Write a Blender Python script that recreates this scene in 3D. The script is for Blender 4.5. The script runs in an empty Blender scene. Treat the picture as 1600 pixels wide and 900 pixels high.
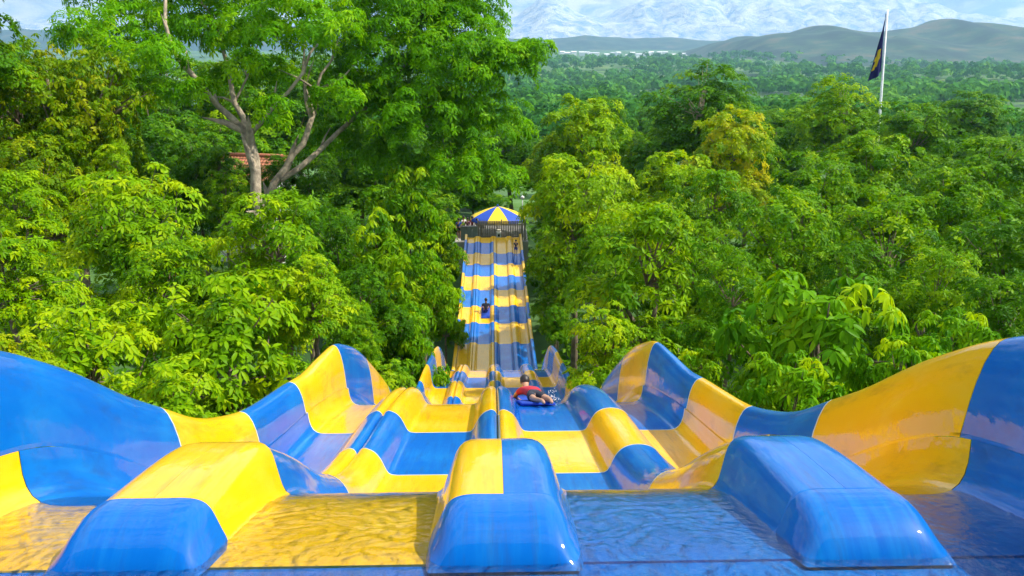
import bpy, math, random
import numpy as np
from mathutils import Vector

R = math.radians
SC = bpy.context.scene
COL = SC.collection
EYE = 20.0            # height of the eye above the valley datum; profile heights below are relative to the eye

# ------------------------------------------------------------------ camera, sky, sun, exposure
cam_d = bpy.data.cameras.new("camera"); cam = bpy.data.objects.new("camera", cam_d); COL.objects.link(cam)
cam.location = (-0.03, 0, EYE)
cam.rotation_euler = (R(90 - 17.32), 0, R(-1.4))
cam_d.sensor_width = 36; cam_d.lens = 28.0; cam_d.clip_start = 0.05; cam_d.clip_end = 60000
SC.camera = cam

SUN_AZ, SUN_EL = 90.0, 50.0          # degrees clockwise from +Y (view direction), elevation
w = bpy.data.worlds.new("World"); SC.world = w; w.use_nodes = True
nt = w.node_tree; nt.nodes.clear()
out = nt.nodes.new("ShaderNodeOutputWorld"); bg = nt.nodes.new("ShaderNodeBackground")
sky = nt.nodes.new("ShaderNodeTexSky"); sky.sky_type = 'NISHITA'; sky.sun_disc = False
sky.sun_elevation = R(SUN_EL); sky.sun_rotation = R(SUN_AZ); sky.altitude = 300; sky.air_density = 1.0; sky.dust_density = 1.2
tc = nt.nodes.new("ShaderNodeTexCoord"); mp = nt.nodes.new("ShaderNodeMapping"); mp.inputs["Scale"].default_value = (1, 1, 2.6)
mp.inputs["Location"].default_value = (0.35, 0.1, 0.0)
nz = nt.nodes.new("ShaderNodeTexNoise"); nz.inputs["Scale"].default_value = 5.5; nz.inputs["Detail"].default_value = 9; nz.inputs["Roughness"].default_value = 0.6; nz.inputs["Distortion"].default_value = 0.55
cr = nt.nodes.new("ShaderNodeValToRGB"); cr.color_ramp.elements[0].position = 0.38; cr.color_ramp.elements[1].position = 0.52
mx = nt.nodes.new("ShaderNodeMix"); mx.data_type = 'RGBA'
n2 = nt.nodes.new("ShaderNodeTexNoise"); n2.inputs["Scale"].default_value = 17; n2.inputs["Detail"].default_value = 9; n2.inputs["Roughness"].default_value = 0.62; n2.inputs["Distortion"].default_value = 0.9
cr2 = nt.nodes.new("ShaderNodeValToRGB"); cr2.color_ramp.elements[0].position = 0.40; cr2.color_ramp.elements[1].position = 0.57
cr2.color_ramp.elements[0].color = (0.36, 0.55, 0.86, 1); cr2.color_ramp.elements[1].color = (1, 1, 1, 1)
cm_ = nt.nodes.new("ShaderNodeVectorMath"); cm_.operation = 'SCALE'; cm_.inputs["Scale"].default_value = 9.6
nt.links.new(mp.outputs[0], n2.inputs["Vector"]); nt.links.new(n2.outputs["Fac"], cr2.inputs[0]); nt.links.new(cr2.outputs[0], cm_.inputs[0]); nt.links.new(cm_.outputs[0], mx.inputs["B"])
lift = nt.nodes.new("ShaderNodeVectorMath"); lift.operation = 'MULTIPLY_ADD'; lift.inputs[1].default_value = (1, 1, 0.8); lift.inputs[2].default_value = (0, 0, 0.20)
nrm = nt.nodes.new("ShaderNodeVectorMath"); nrm.operation = 'NORMALIZE'
nt.links.new(tc.outputs["Generated"], lift.inputs[0]); nt.links.new(lift.outputs[0], nrm.inputs[0]); nt.links.new(nrm.outputs[0], sky.inputs[0])
nt.links.new(tc.outputs["Generated"], mp.inputs["Vector"]); nt.links.new(mp.outputs[0], nz.inputs["Vector"])
nt.links.new(nz.outputs["Fac"], cr.inputs[0]); nt.links.new(cr.outputs[0], mx.inputs["Factor"])
nt.links.new(sky.outputs[0], mx.inputs["A"]); nt.links.new(mx.outputs["Result"], bg.inputs[0])
bg.inputs[1].default_value = 0.115
nt.links.new(bg.outputs[0], out.inputs[0])

sun_d = bpy.data.lights.new("sun", 'SUN'); sun_d.energy = 5.0; sun_d.angle = R(0.6); sun_d.color = (1.0, 0.94, 0.84)
sun = bpy.data.objects.new("sun", sun_d); COL.objects.link(sun); sun.location = (60, 20, 80)
sdir = Vector((math.sin(R(SUN_AZ)) * math.cos(R(SUN_EL)), math.cos(R(SUN_AZ)) * math.cos(R(SUN_EL)), math.sin(R(SUN_EL))))
sun.rotation_euler = sdir.to_track_quat('Z', 'Y').to_euler()

vs = SC.view_settings
vs.view_transform = 'Standard'; vs.look = 'None'; vs.gamma = 1; vs.exposure = 0.45; vs.use_curve_mapping = False
SC.render.engine = 'CYCLES'
SC.cycles.use_denoising = True
SC.cycles.adaptive_threshold = 0.03; SC.cycles.max_bounces = 6; SC.cycles.transparent_max_bounces = 8; SC.cycles.diffuse_bounces = 2; SC.cycles.transmission_bounces = 4
SC.cycles.volume_bounces = 0; SC.cycles.caustics_reflective = False; SC.cycles.caustics_refractive = False

# ------------------------------------------------------------------ helpers
def tag(o, label=None, cat=None, group=None, kind=None):
    if label: o["label"] = label
    if cat: o["category"] = cat
    if group: o["group"] = group
    if kind: o["kind"] = kind
    return o

def empty(name, loc=(0, 0, 0), rz=0.0):
    o = bpy.data.objects.new(name, None); COL.objects.link(o); o.location = loc; o.rotation_euler = (0, 0, rz)
    o.empty_display_size = 0.3
    return o

def link(name, me, parent=None):
    o = bpy.data.objects.new(name, me); COL.objects.link(o); o.parent = parent
    return o

def np_mesh(name, V, F, mat=None, smooth=False, tint=None):
    """V (n,3), F (m,k) uniform faces."""
    V = np.asarray(V, dtype=np.float32); F = np.asarray(F, dtype=np.int32)
    me = bpy.data.meshes.new(name)
    k = F.shape[1]
    me.vertices.add(len(V)); me.vertices.foreach_set("co", V.ravel())
    me.loops.add(F.size); me.loops.foreach_set("vertex_index", F.ravel())
    me.polygons.add(len(F))
    me.polygons.foreach_set("loop_start", np.arange(0, F.size, k, dtype=np.int32))
    if smooth: me.polygons.foreach_set("use_smooth", np.ones(len(F), dtype=bool))
    if tint is not None:
        at = me.attributes.new("tint", 'FLOAT', 'POINT'); at.data.foreach_set("value", np.asarray(tint, dtype=np.float32))
    me.update(calc_edges=True)
    if mat: me.materials.append(mat)
    return me

class MB:
    """collects shapes into one mesh"""
    def __init__(s): s.v = []; s.f = []
    def add(s, V, F):
        n = len(s.v); s.v += [tuple(p) for p in V]; s.f += [tuple(i + n for i in f) for f in F]; return s
    def box(s, c, d, rz=0.0, ch=0.0):
        x, y, z = d[0] / 2, d[1] / 2, d[2] / 2; ca, sa = math.cos(rz), math.sin(rz)
        if ch > 0:
            P = []; F = []
            pr = [(-x + ch, -y), (x - ch, -y), (x, -y + ch), (x, y - ch), (x - ch, y), (-x + ch, y), (-x, y - ch), (-x, -y + ch)]
            for zz, sc in ((-z, 1), (z - ch, 1), (z, 1 - ch / max(min(x, y), 1e-4))):
                for a, b in pr: P.append((a * sc, b * sc, zz))
            for l in range(2):
                for i in range(8): F.append((l * 8 + i, l * 8 + (i + 1) % 8, l * 8 + 8 + (i + 1) % 8, l * 8 + 8 + i))
            F.append(tuple(range(7, -1, -1))); F.append(tuple(range(16, 24)))
        else:
            P = [(a, b, e) for e in (-z, z) for a, b in ((-x, -y), (x, -y), (x, y), (-x, y))]
            F = [(3, 2, 1, 0), (4, 5, 6, 7), (0, 1, 5, 4), (1, 2, 6, 5), (2, 3, 7, 6), (3, 0, 4, 7)]
        return s.add([(c[0] + a * ca - b * sa, c[1] + a * sa + b * ca, c[2] + e) for a, b, e in P], F)
    def tube(s, pts, rad, n=8, cap=True):
        pts = [Vector(p) for p in pts]; V = []; F = []
        if not hasattr(rad, '__len__'): rad = [rad] * len(pts)
        ref = None
        for i, p in enumerate(pts):
            t = (pts[min(i + 1, len(pts) - 1)] - pts[max(i - 1, 0)]).normalized()
            if ref is None: ref = Vector((1, 0, 0)) if abs(t.x) < 0.8 else Vector((0, 1, 0))
            a = (ref - t * ref.dot(t)).normalized(); b = t.cross(a); ref = a
            for k in range(n):
                th = 2 * math.pi * k / n
                V.append(p + (a * math.cos(th) + b * math.sin(th)) * rad[i])
        for i in range(len(pts) - 1):
            for k in range(n): F.append((i * n + k, i * n + (k + 1) % n, (i + 1) * n + (k + 1) % n, (i + 1) * n + k))
        if cap: F.append(tuple(range(n - 1, -1, -1))); F.append(tuple(range((len(pts) - 1) * n, len(pts) * n)))
        return s.add(V, F)
    def mesh(s, name, mat, smooth=False):
        me = bpy.data.meshes.new(name); me.from_pydata([tuple(p) for p in s.v], [], s.f); me.update()
        if mat: me.materials.append(mat)
        if smooth: me.polygons.foreach_set("use_smooth", [True] * len(me.polygons))
        return me
    def build(s, name, mat, parent=None, smooth=False): return link(name, s.mesh(name, mat, smooth), parent)

def pchip(xs, ys):
    xs = np.array(xs, float); ys = np.array(ys, float); h = np.diff(xs); d = np.diff(ys) / h; m = np.zeros(len(xs))
    m[0] = d[0]; m[-1] = d[-1]
    for i in range(1, len(xs) - 1):
        if d[i - 1] * d[i] > 0:
            w1 = 2 * h[i] + h[i - 1]; w2 = h[i] + 2 * h[i - 1]; m[i] = (w1 + w2) / (w1 / d[i - 1] + w2 / d[i])
    def f(x):
        x = np.asarray(x, float); i = np.clip(np.searchsorted(xs, x) - 1, 0, len(h) - 1); t = (x - xs[i]) / h[i]
        t2 = np.clip(t, 0, 1)
        v = (2 * t2**3 - 3 * t2**2 + 1) * ys[i] + (t2**3 - 2 * t2**2 + t2) * h[i] * m[i] + (-2 * t2**3 + 3 * t2**2) * ys[i + 1] + (t2**3 - t2**2) * h[i] * m[i + 1]
        v = v + np.where(t < 0, (x - xs[0]) * m[0], 0) + np.where(t > 1, (x - xs[-1]) * m[-1], 0)
        return v
    return f

# ------------------------------------------------------------------ materials
def new_mat(name):
    m = bpy.data.materials.new(name); m.use_nodes = True
    n = m.node_tree.nodes; l = m.node_tree.links; b = n["Principled BSDF"]
    return m, n, l, b

def simple(name, col, rough=0.6, metal=0.0, noise=0.12, scale=6.0):
    m, n, l, b = new_mat(name)
    t = n.new("ShaderNodeTexNoise"); t.inputs["Scale"].default_value = scale; t.inputs["Detail"].default_value = 6
    tcn = n.new("ShaderNodeTexCoord"); l.new(tcn.outputs["Object"], t.inputs["Vector"])
    r = n.new("ShaderNodeValToRGB"); r.color_ramp.elements[0].position = 0.3; r.color_ramp.elements[1].position = 0.7
    r.color_ramp.elements[0].color = tuple(c * (1 - noise) for c in col) + (1,)
    r.color_ramp.elements[1].color = tuple(min(1, c * (1 + noise)) for c in col) + (1,)
    l.new(t.outputs["Fac"], r.inputs[0]); l.new(r.outputs[0], b.inputs["Base Color"])
    b.inputs["Roughness"].default_value = rough; b.inputs["Metallic"].default_value = metal
    return m

def gelcoat(name, col, fade):
    """glossy, wet, slightly worn fibreglass gelcoat"""
    m, n, l, b = new_mat(name)
    tcn = n.new("ShaderNodeTexCoord"); oi = n.new("ShaderNodeObjectInfo")
    mp = n.new("ShaderNodeMapping"); mp.inputs["Scale"].default_value = (9, 0.7, 0.7); l.new(tcn.outputs["Object"], mp.inputs[0])
    st = n.new("ShaderNodeTexNoise"); st.inputs["Scale"].default_value = 3.0; st.inputs["Detail"].default_value = 7; st.inputs["Roughness"].default_value = 0.65
    l.new(mp.outputs[0], st.inputs["Vector"])
    bl = n.new("ShaderNodeTexNoise"); bl.inputs["Scale"].default_value = 1.6; bl.inputs["Detail"].default_value = 5; l.new(tcn.outputs["Object"], bl.inputs["Vector"])
    mul = n.new("ShaderNodeMath"); mul.operation = 'MULTIPLY'; l.new(st.outputs["Fac"], mul.inputs[0]); l.new(bl.outputs["Fac"], mul.inputs[1])
    rp = n.new("ShaderNodeMapRange"); rp.inputs["From Min"].default_value = 0.20; rp.inputs["From Max"].default_value = 0.42; rp.inputs["To Max"].default_value = 0.55
    l.new(mul.outputs[0], rp.inputs["Value"])
    ad = n.new("ShaderNodeMath"); ad.operation = 'MULTIPLY_ADD'; ad.inputs[1].default_value = 0.10; l.new(oi.outputs["Random"], ad.inputs[0]); l.new(rp.outputs[0], ad.inputs[2])
    mix = n.new("ShaderNodeMix"); mix.data_type = 'RGBA'; mix.inputs["A"].default_value = col + (1,); mix.inputs["B"].default_value = fade + (1,)
    l.new(ad.outputs[0], mix.inputs["Factor"])
    gm = n.new("ShaderNodeMapping"); gm.inputs["Scale"].default_value = (14, 1.4, 1.4); l.new(tcn.outputs["Object"], gm.inputs[0])
    gn = n.new("ShaderNodeTexNoise"); gn.inputs["Scale"].default_value = 1.3; gn.inputs["Detail"].default_value = 8; gn.inputs["Roughness"].default_value = 0.7; l.new(gm.outputs[0], gn.inputs["Vector"])
    gr = n.new("ShaderNodeMapRange"); gr.inputs["From Min"].default_value = 0.52; gr.inputs["From Max"].default_value = 0.74; gr.inputs["To Max"].default_value = 0.75; l.new(gn.outputs["Fac"], gr.inputs["Value"])
    dirt = n.new("ShaderNodeMix"); dirt.data_type = 'RGBA'; dirt.inputs["B"].default_value = tuple(c * 0.5 + 0.02 for c in col) + (1,)
    l.new(gr.outputs[0], dirt.inputs["Factor"]); l.new(mix.outputs["Result"], dirt.inputs["A"]); l.new(dirt.outputs["Result"], b.inputs["Base Color"])
    b.inputs["Roughness"].default_value = 0.4; b.inputs["IOR"].default_value = 1.5; b.inputs["Specular IOR Level"].default_value = 0.06
    b.inputs["Coat Weight"].default_value = 0.85; b.inputs["Coat Roughness"].default_value = 0.035; b.inputs["Coat IOR"].default_value = 1.4
    # film of water: fine droplets and runs
    fm = n.new("ShaderNodeMapping"); fm.inputs["Scale"].default_value = (26, 9, 9); l.new(tcn.outputs["Object"], fm.inputs[0])
    fn = n.new("ShaderNodeTexNoise"); fn.inputs["Scale"].default_value = 1.0; fn.inputs["Detail"].default_value = 4; l.new(fm.outputs[0], fn.inputs["Vector"])
    bp = n.new("ShaderNodeBump"); bp.inputs["Strength"].default_value = 0.10; bp.inputs["Distance"].default_value = 0.02
    l.new(fn.outputs["Fac"], bp.inputs["Height"]); l.new(bp.outputs[0], b.inputs["Coat Normal"])
    b2 = n.new("ShaderNodeBump"); b2.inputs["Strength"].default_value = 0.05; b2.inputs["Distance"].default_value = 0.02
    l.new(bl.outputs["Fac"], b2.inputs["Height"]); l.new(b2.outputs[0], b.inputs["Normal"])
    return m

def water_mat(name):
    m, n, l, b = new_mat(name); n.remove(b)
    o = n["Material Output"]
    tr = n.new("ShaderNodeBsdfTransparent"); tr.inputs[0].default_value = (0.93, 0.97, 0.97, 1)
    gl = n.new("ShaderNodeBsdfGlossy"); gl.inputs["Roughness"].default_value = 0.04; gl.inputs[0].default_value = (1, 1, 1, 1)
    fr = n.new("ShaderNodeFresnel"); fr.inputs["IOR"].default_value = 1.38
    mix = n.new("ShaderNodeMixShader")
    tcn = n.new("ShaderNodeTexCoord"); mp = n.new("ShaderNodeMapping"); mp.inputs["Scale"].default_value = (1.0, 0.7, 1); l.new(tcn.outputs["Object"], mp.inputs[0])
    t1 = n.new("ShaderNodeTexNoise"); t1.inputs["Scale"].default_value = 42; t1.inputs["Detail"].default_value = 4; t1.inputs["Distortion"].default_value = 1.6; l.new(mp.outputs[0], t1.inputs["Vector"])
    bp = n.new("ShaderNodeBump"); bp.inputs["Strength"].default_value = 0.16; bp.inputs["Distance"].default_value = 0.02; l.new(t1.outputs["Fac"], bp.inputs["Height"])
    l.new(bp.outputs[0], gl.inputs["Normal"]); l.new(bp.outputs[0], fr.inputs["Normal"])
    l.new(fr.outputs[0], mix.inputs[0]); l.new(tr.outputs[0], mix.inputs[1]); l.new(gl.outputs[0], mix.inputs[2]); l.new(mix.outputs[0], o.inputs["Surface"])
    return m

def leaf_mat(name, cols, trans=0.38, tcol=None, rough=0.42):
    """cols: dark, mid, light leaf colours picked per leaf (attribute tint) and shifted per tree"""
    m, n, l, b = new_mat(name)
    at = n.new("ShaderNodeAttribute"); at.attribute_name = "tint"
    oi = n.new("ShaderNodeObjectInfo")
    ad = n.new("ShaderNodeMath"); ad.operation = 'MULTIPLY_ADD'; ad.inputs[1].default_value = 0.20; l.new(oi.outputs["Random"], ad.inputs[0])
    sb = n.new("ShaderNodeMath"); sb.operation = 'SUBTRACT'; sb.inputs[1].default_value = 0.10; l.new(at.outputs["Fac"], sb.inputs[0]); l.new(sb.outputs[0], ad.inputs[2])
    r = n.new("ShaderNodeValToRGB"); e = r.color_ramp.elements
    e[0].position = 0.05; e[0].color = cols[0] + (1,); e[1].position = 0.95; e[1].color = cols[2] + (1,)
    k = e.new(0.5); k.color = cols[1] + (1,)
    l.new(ad.outputs[0], r.inputs[0]); l.new(r.outputs[0], b.inputs["Base Color"])
    b.inputs["Roughness"].default_value = rough; b.inputs["Specular IOR Level"].default_value = 0.07
    tl = n.new("ShaderNodeBsdfTranslucent")
    hs = n.new("ShaderNodeMix"); hs.data_type = 'RGBA'; hs.blend_type = 'MULTIPLY'; hs.inputs["Factor"].default_value = 1.0
    hs.inputs["B"].default_value = (tcol or (1.5, 1.3, 0.4)) + (1,); l.new(r.outputs[0], hs.inputs["A"]); l.new(hs.outputs["Result"], tl.inputs[0])
    mix = n.new("ShaderNodeMixShader"); mix.inputs[0].default_value = trans
    l.new(b.outputs[0], mix.inputs[1]); l.new(tl.outputs[0], mix.inputs[2]); l.new(mix.outputs[0], n["Material Output"].inputs["Surface"])
    return m

M_YEL = gelcoat("gelcoat_yellow", (0.86, 0.46, 0.0), (0.84, 0.57, 0.07))
M_BLU = gelcoat("gelcoat_blue", (0.0, 0.112, 0.48), (0.01, 0.24, 0.60))
M_SEAL = simple("joint_sealant", (0.55, 0.60, 0.58), 0.5)
M_WATER = water_mat("running_water")
M_STEEL = simple("galvanised_steel", (0.32, 0.33, 0.34), 0.45, 0.6)
def bark(name, col):
    m = simple(name, col, 0.95, 0, 0.5, 3); n = m.node_tree.nodes; l = m.node_tree.links
    tcn = n.new("ShaderNodeTexCoord"); mp = n.new("ShaderNodeMapping"); mp.inputs["Scale"].default_value = (9, 9, 1.6); l.new(tcn.outputs["Object"], mp.inputs[0])
    t = n.new("ShaderNodeTexNoise"); t.inputs["Scale"].default_value = 1.5; t.inputs["Detail"].default_value = 8; t.inputs["Roughness"].default_value = 0.7; l.new(mp.outputs[0], t.inputs["Vector"])
    bp = n.new("ShaderNodeBump"); bp.inputs["Strength"].default_value = 0.9; bp.inputs["Distance"].default_value = 0.08; l.new(t.outputs["Fac"], bp.inputs["Height"]); l.new(bp.outputs[0], n["Principled BSDF"].inputs["Normal"])
    return m
M_BARK = bark("bark", (0.20, 0.15, 0.10))
M_BARKPALE = bark("pale_bark", (0.36, 0.29, 0.20))
L_TIER = leaf_mat("leaves_tiered", ((0.058, 0.185, 0.0010), (0.194, 0.382, 0.0015), (0.427, 0.551, 0.0025)))
L_BROAD = leaf_mat("leaves_broad", ((0.055, 0.199, 0.0015), (0.157, 0.369, 0.0015), (0.368, 0.529, 0.0025)))
L_MID = leaf_mat("leaves_mid", ((0.043, 0.157, 0.0010), (0.133, 0.315, 0.0015), (0.323, 0.483, 0.0025)))
L_DARK = leaf_mat("leaves_dark", ((0.029, 0.112, 0.0010), (0.077, 0.225, 0.0015), (0.198, 0.375, 0.0025)))
L_YELLOW = leaf_mat("leaves_yellow", ((0.115, 0.265, 0.0010), (0.290, 0.420, 0.0015), (0.540, 0.500, 0.0020)))
L_LIME = leaf_mat("leaves_lime", ((0.085, 0.225, 0.0010), (0.245, 0.430, 0.0015), (0.470, 0.580, 0.0025)))
L_FEATHER = leaf_mat("leaves_feather", ((0.054, 0.204, 0.0010), (0.142, 0.386, 0.0015), (0.298, 0.529, 0.0025)), 0.45)
L_FAR = leaf_mat("leaves_far", ((0.031, 0.140, 0.0200), (0.078, 0.256, 0.0300), (0.167, 0.373, 0.0400)), 0.3, None, 0.95)
L_VINE = leaf_mat("leaves_vine", ((0.055, 0.155, 0.0010), (0.155, 0.280, 0.0015), (0.350, 0.390, 0.0025)))

# ------------------------------------------------------------------ terrain
g_along = pchip([-60, -10, 0, 10, 21, 30, 38, 60, 82, 150, 380, 1000, 2200, 30000], [-3, -4, -5, -8.2, -13, -15.8, -18.2, -17.6, -18.6, -25, -40, -55, -60, -60])
def ground(x, y):
    x = np.asarray(x, float); y = np.asarray(y, float)
    side = np.clip((np.abs(x) - 4) / 30, 0, 1) * np.clip(1 - np.abs(y - 40) / 90, 0, 1) * 2.0
    bump = 0.35 * np.sin(x * 0.31 + y * 0.17) * np.sin(y * 0.23 - x * 0.11) * np.clip((np.abs(x) - 3) / 6, 0, 1)
    far = np.clip((y - 300) / 900, 0, 1) * np.clip((3600 - y) / 1200, 0.45, 1) * 9 * (np.sin(x * 0.0042 + 1.3) * np.sin(y * 0.0047) + 0.5 * np.sin(x * 0.011 + y * 0.006))
    return g_along(y) + side + bump + far + EYE

ys = np.concatenate([np.arange(-60, 120, 2.0), np.geomspace(120, 7600, 66)])
xs_n = np.concatenate([-np.geomspace(12200, 60, 45), np.arange(-58, 59, 2.0), np.geomspace(60, 12200, 45)])
X, Y = np.meshgrid(xs_n, ys)
V = np.stack([X, Y, ground(X, Y)], -1).reshape(-1, 3)
ny, nx = X.shape
I = np.arange(ny * nx).reshape(ny, nx)
F = np.stack([I[:-1, :-1], I[:-1, 1:], I[1:, 1:], I[1:, :-1]], -1).reshape(-1, 4)
m, n, l, b = new_mat("ground_cover")
tcn = n.new("ShaderNodeTexCoord")
t1 = n.new("ShaderNodeTexNoise"); t1.inputs["Scale"].default_value = 0.012; t1.inputs["Detail"].default_value = 10; t1.inputs["Roughness"].default_value = 0.65; l.new(tcn.outputs["Object"], t1.inputs["Vector"])
r1 = n.new("ShaderNodeValToRGB"); e = r1.color_ramp.elements
e[0].position = 0.36; e[0].color = (0.018, 0.065, 0.012, 1); e[1].position = 0.72; e[1].color = (0.24, 0.27, 0.06, 1)
k = e.new(0.54); k.color = (0.08, 0.18, 0.03, 1)
l.new(t1.outputs["Fac"], r1.inputs[0]); l.new(r1.outputs[0], b.inputs["Base Color"]); b.inputs["Roughness"].default_value = 0.95
t2 = n.new("ShaderNodeTexVoronoi"); t2.inputs["Scale"].default_value = 0.09; l.new(tcn.outputs["Object"], t2.inputs["Vector"])
bp = n.new("ShaderNodeBump"); bp.inputs["Strength"].default_value = 1.0; bp.inputs["Distance"].default_value = 5.0; bp.invert = True
l.new(t2.outputs["Distance"], bp.inputs["Height"]); l.new(bp.outputs[0], b.inputs["Normal"])
M_GROUND = m
tag(link("ground", np_mesh("ground", V, F, M_GROUND, True)), kind="structure")

# hills beyond the plain
def hill_mesh(name, ridge, dist, depth, seed, nk=26):
    """ridge: list of (x at dist, height rel. eye); a ridge with spurs and gullies"""
    rng = np.random.default_rng(seed)
    f = pchip([p[0] for p in ridge], [p[1] for p in ridge])
    xs = np.linspace(ridge[0][0], ridge[-1][0], 260); ts = np.linspace(-1, 1, 90)
    X, T = np.meshgrid(xs, ts)
    base = -64.0
    prof = (1 - np.abs(T) ** 1.35)
    top = f(X)
    sp = np.zeros_like(X)
    for i in range(min(nk, 60)):
        kx = rng.uniform(0.003, 0.05); kt = rng.uniform(1, 11); sp += np.sin(X * kx + T * kt * rng.choice([-1, 1]) + rng.uniform(0, 6.3)) / (1 + kx * 55)
    sp /= np.abs(sp).max()
    H = base + (top - base) * np.clip(prof + sp * 0.60 * np.abs(T) ** 0.7 * prof + 0.05 * sp, 0, 2)
    Yc = dist + T * depth + sp * depth * 0.12
    V = np.stack([X, Yc, H + EYE], -1).reshape(-1, 3); ny, nx = X.shape; I = np.arange(ny * nx).reshape(ny, nx)
    F = np.stack([I[:-1, :-1], I[:-1, 1:], I[1:, 1:], I[1:, :-1]], -1).reshape(-1, 4)
    return np_mesh(name, V, F, M_HILL, True)
m, n, l, b = new_mat("hill_slopes")
tcn = n.new("ShaderNodeTexCoord")
t1 = n.new("ShaderNodeTexNoise"); t1.inputs["Scale"].default_value = 0.010; t1.inputs["Detail"].default_value = 10; t1.inputs["Roughness"].default_value = 0.62; l.new(tcn.outputs["Object"], t1.inputs["Vector"])
r1 = n.new("ShaderNodeValToRGB"); e = r1.color_ramp.elements
e[0].position = 0.42; e[0].color = (0.004, 0.022, 0.014, 1); e[1].position = 0.66; e[1].color = (0.10, 0.08, 0.045, 1)
k = e.new(0.53); k.color = (0.020, 0.062, 0.024, 1)
l.new(t1.outputs["Fac"], r1.inputs[0]); l.new(r1.outputs[0], b.inputs["Base Color"]); b.inputs["Roughness"].default_value = 0.95
M_HILL = m
D1 = 2700.0
def ridge(pts, D): return [((px - 770) * D / 1244, -64.0 if h is None else h * 1.12 * D / 5000) for px, h in pts]
tag(link("hills", hill_mesh("hills", ridge([(1090, None), (1150, 8), (1200, 36), (1240, 52), (1275, 72), (1300, 56), (1330, 42), (1370, 34), (1400, 60), (1425, 86), (1450, 96), (1475, 78), (1500, 84), (1550, 56), (1620, 14), (1700, 30), (1900, 60), (2100, None)], D1), D1, 820, 3)), kind="structure")
D2 = 5400.0
tag(link("hills", hill_mesh("hills", ridge([(-900, None), (-300, 90), (100, 50), (400, 70), (700, 20), (840, 2), (880, 10), (910, 24), (940, 12), (975, 6), (1030, 14), (1090, -4), (1150, -8), (1300, 0), (1700, 30), (2400, None)], D2), D2, 620, 8)), kind="structure")

# pale high range on the skyline
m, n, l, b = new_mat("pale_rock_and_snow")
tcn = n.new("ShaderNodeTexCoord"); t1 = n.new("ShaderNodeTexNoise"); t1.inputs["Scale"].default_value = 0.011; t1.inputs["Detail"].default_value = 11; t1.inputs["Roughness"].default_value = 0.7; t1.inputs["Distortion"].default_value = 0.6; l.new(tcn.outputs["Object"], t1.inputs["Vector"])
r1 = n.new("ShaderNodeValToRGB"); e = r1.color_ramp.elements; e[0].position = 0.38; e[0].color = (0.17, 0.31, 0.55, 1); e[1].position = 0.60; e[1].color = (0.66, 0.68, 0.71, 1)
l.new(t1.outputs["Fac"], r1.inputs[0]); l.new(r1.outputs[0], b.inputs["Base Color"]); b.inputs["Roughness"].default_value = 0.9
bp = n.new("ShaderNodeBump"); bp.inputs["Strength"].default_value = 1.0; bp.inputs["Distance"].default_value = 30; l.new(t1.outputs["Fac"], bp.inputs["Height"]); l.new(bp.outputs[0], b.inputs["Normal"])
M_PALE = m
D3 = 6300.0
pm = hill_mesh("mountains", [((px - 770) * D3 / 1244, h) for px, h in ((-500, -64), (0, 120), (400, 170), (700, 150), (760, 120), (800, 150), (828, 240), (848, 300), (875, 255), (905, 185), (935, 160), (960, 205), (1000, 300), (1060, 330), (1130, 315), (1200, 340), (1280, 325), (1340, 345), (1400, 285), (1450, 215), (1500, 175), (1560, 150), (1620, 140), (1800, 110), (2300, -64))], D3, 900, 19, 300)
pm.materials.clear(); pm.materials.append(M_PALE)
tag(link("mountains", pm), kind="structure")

# ------------------------------------------------------------------ the slide
prof = pchip([-2.0, 1.0, 1.9, 2.12, 2.5, 3.0, 3.4, 4.2, 5.0, 6.0, 7.57, 9.0, 9.76, 10.5, 12, 15, 18, 20, 21.5, 25, 27.6, 28.6, 30, 33, 35.5, 37.7, 42, 50, 59.8],
             [-1.58, -1.575, -1.58, -1.60, -1.70, -1.865, -2.11, -2.71, -3.19, -3.54, -3.95, -4.38, -4.67, -5.08, -6.0, -7.8, -9.2, -9.8, -10.1, -11.05, -11.85, -12.27, -13.1, -14.9, -15.9, -16.2, -16.25, -15.7, -14.6])
def prof_s(y):      # light smoothing so that panel joints do not kink
    y = np.asarray(y, float); hw = np.clip(0.06 + 0.02 * np.abs(y), 0.05, 0.5)
    return (prof(y - hw) + 2 * prof(y) + prof(y + hw)) / 4
def frame(y):
    y = np.asarray(y, float); dz = (prof_s(y + 0.02) - prof_s(y - 0.02)) / 0.04
    L = np.sqrt(1 + dz * dz)
    return y, prof_s(y) + EYE, -dz / L, 1 / L          # y, z, normal_y, normal_z
def on_slide(x, y, d):
    yy, zz, ny_, nz_ = frame(y); return Vector((x, float(yy + ny_ * d), float(zz + nz_ * d)))

DIVS = [(0.06, 0.238), (0.10, 0.239), (0.135, 0.235), (0.160, 0.226), (0.180, 0.210), (0.196, 0.185), (0.208, 0.155), (0.220, 0.120), (0.232, 0.085), (0.245, 0.05), (0.260, 0.024), (0.285, 0.008), (0.31, 0.003), (0.34, 0.0)]
ROUND = [(0.09, 0.229), (0.12, 0.217), (0.15, 0.198), (0.175, 0.173), (0.197, 0.142), (0.215, 0.110), (0.232, 0.075), (0.248, 0.043), (0.265, 0.020), (0.29, 0.006), (0.34, 0.0)]
DIV = [(0.003, 0.180), (0.008, 0.197), (0.02, 0.216), (0.036, 0.229), (0.058, 0.236), (0.075, 0.235)] + ROUND            # split crest with a groove
DIV_ROUND = [(0.0006, 0.242), (0.02, 0.2415), (0.045, 0.239), (0.07, 0.2345)] + ROUND   # smooth crest
DIV_FLAT = [(0.0006, 0.2372), (0.006, 0.2375), (0.02, 0.2378), (0.036, 0.238)] + DIVS      # flush crest on the start deck
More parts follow.
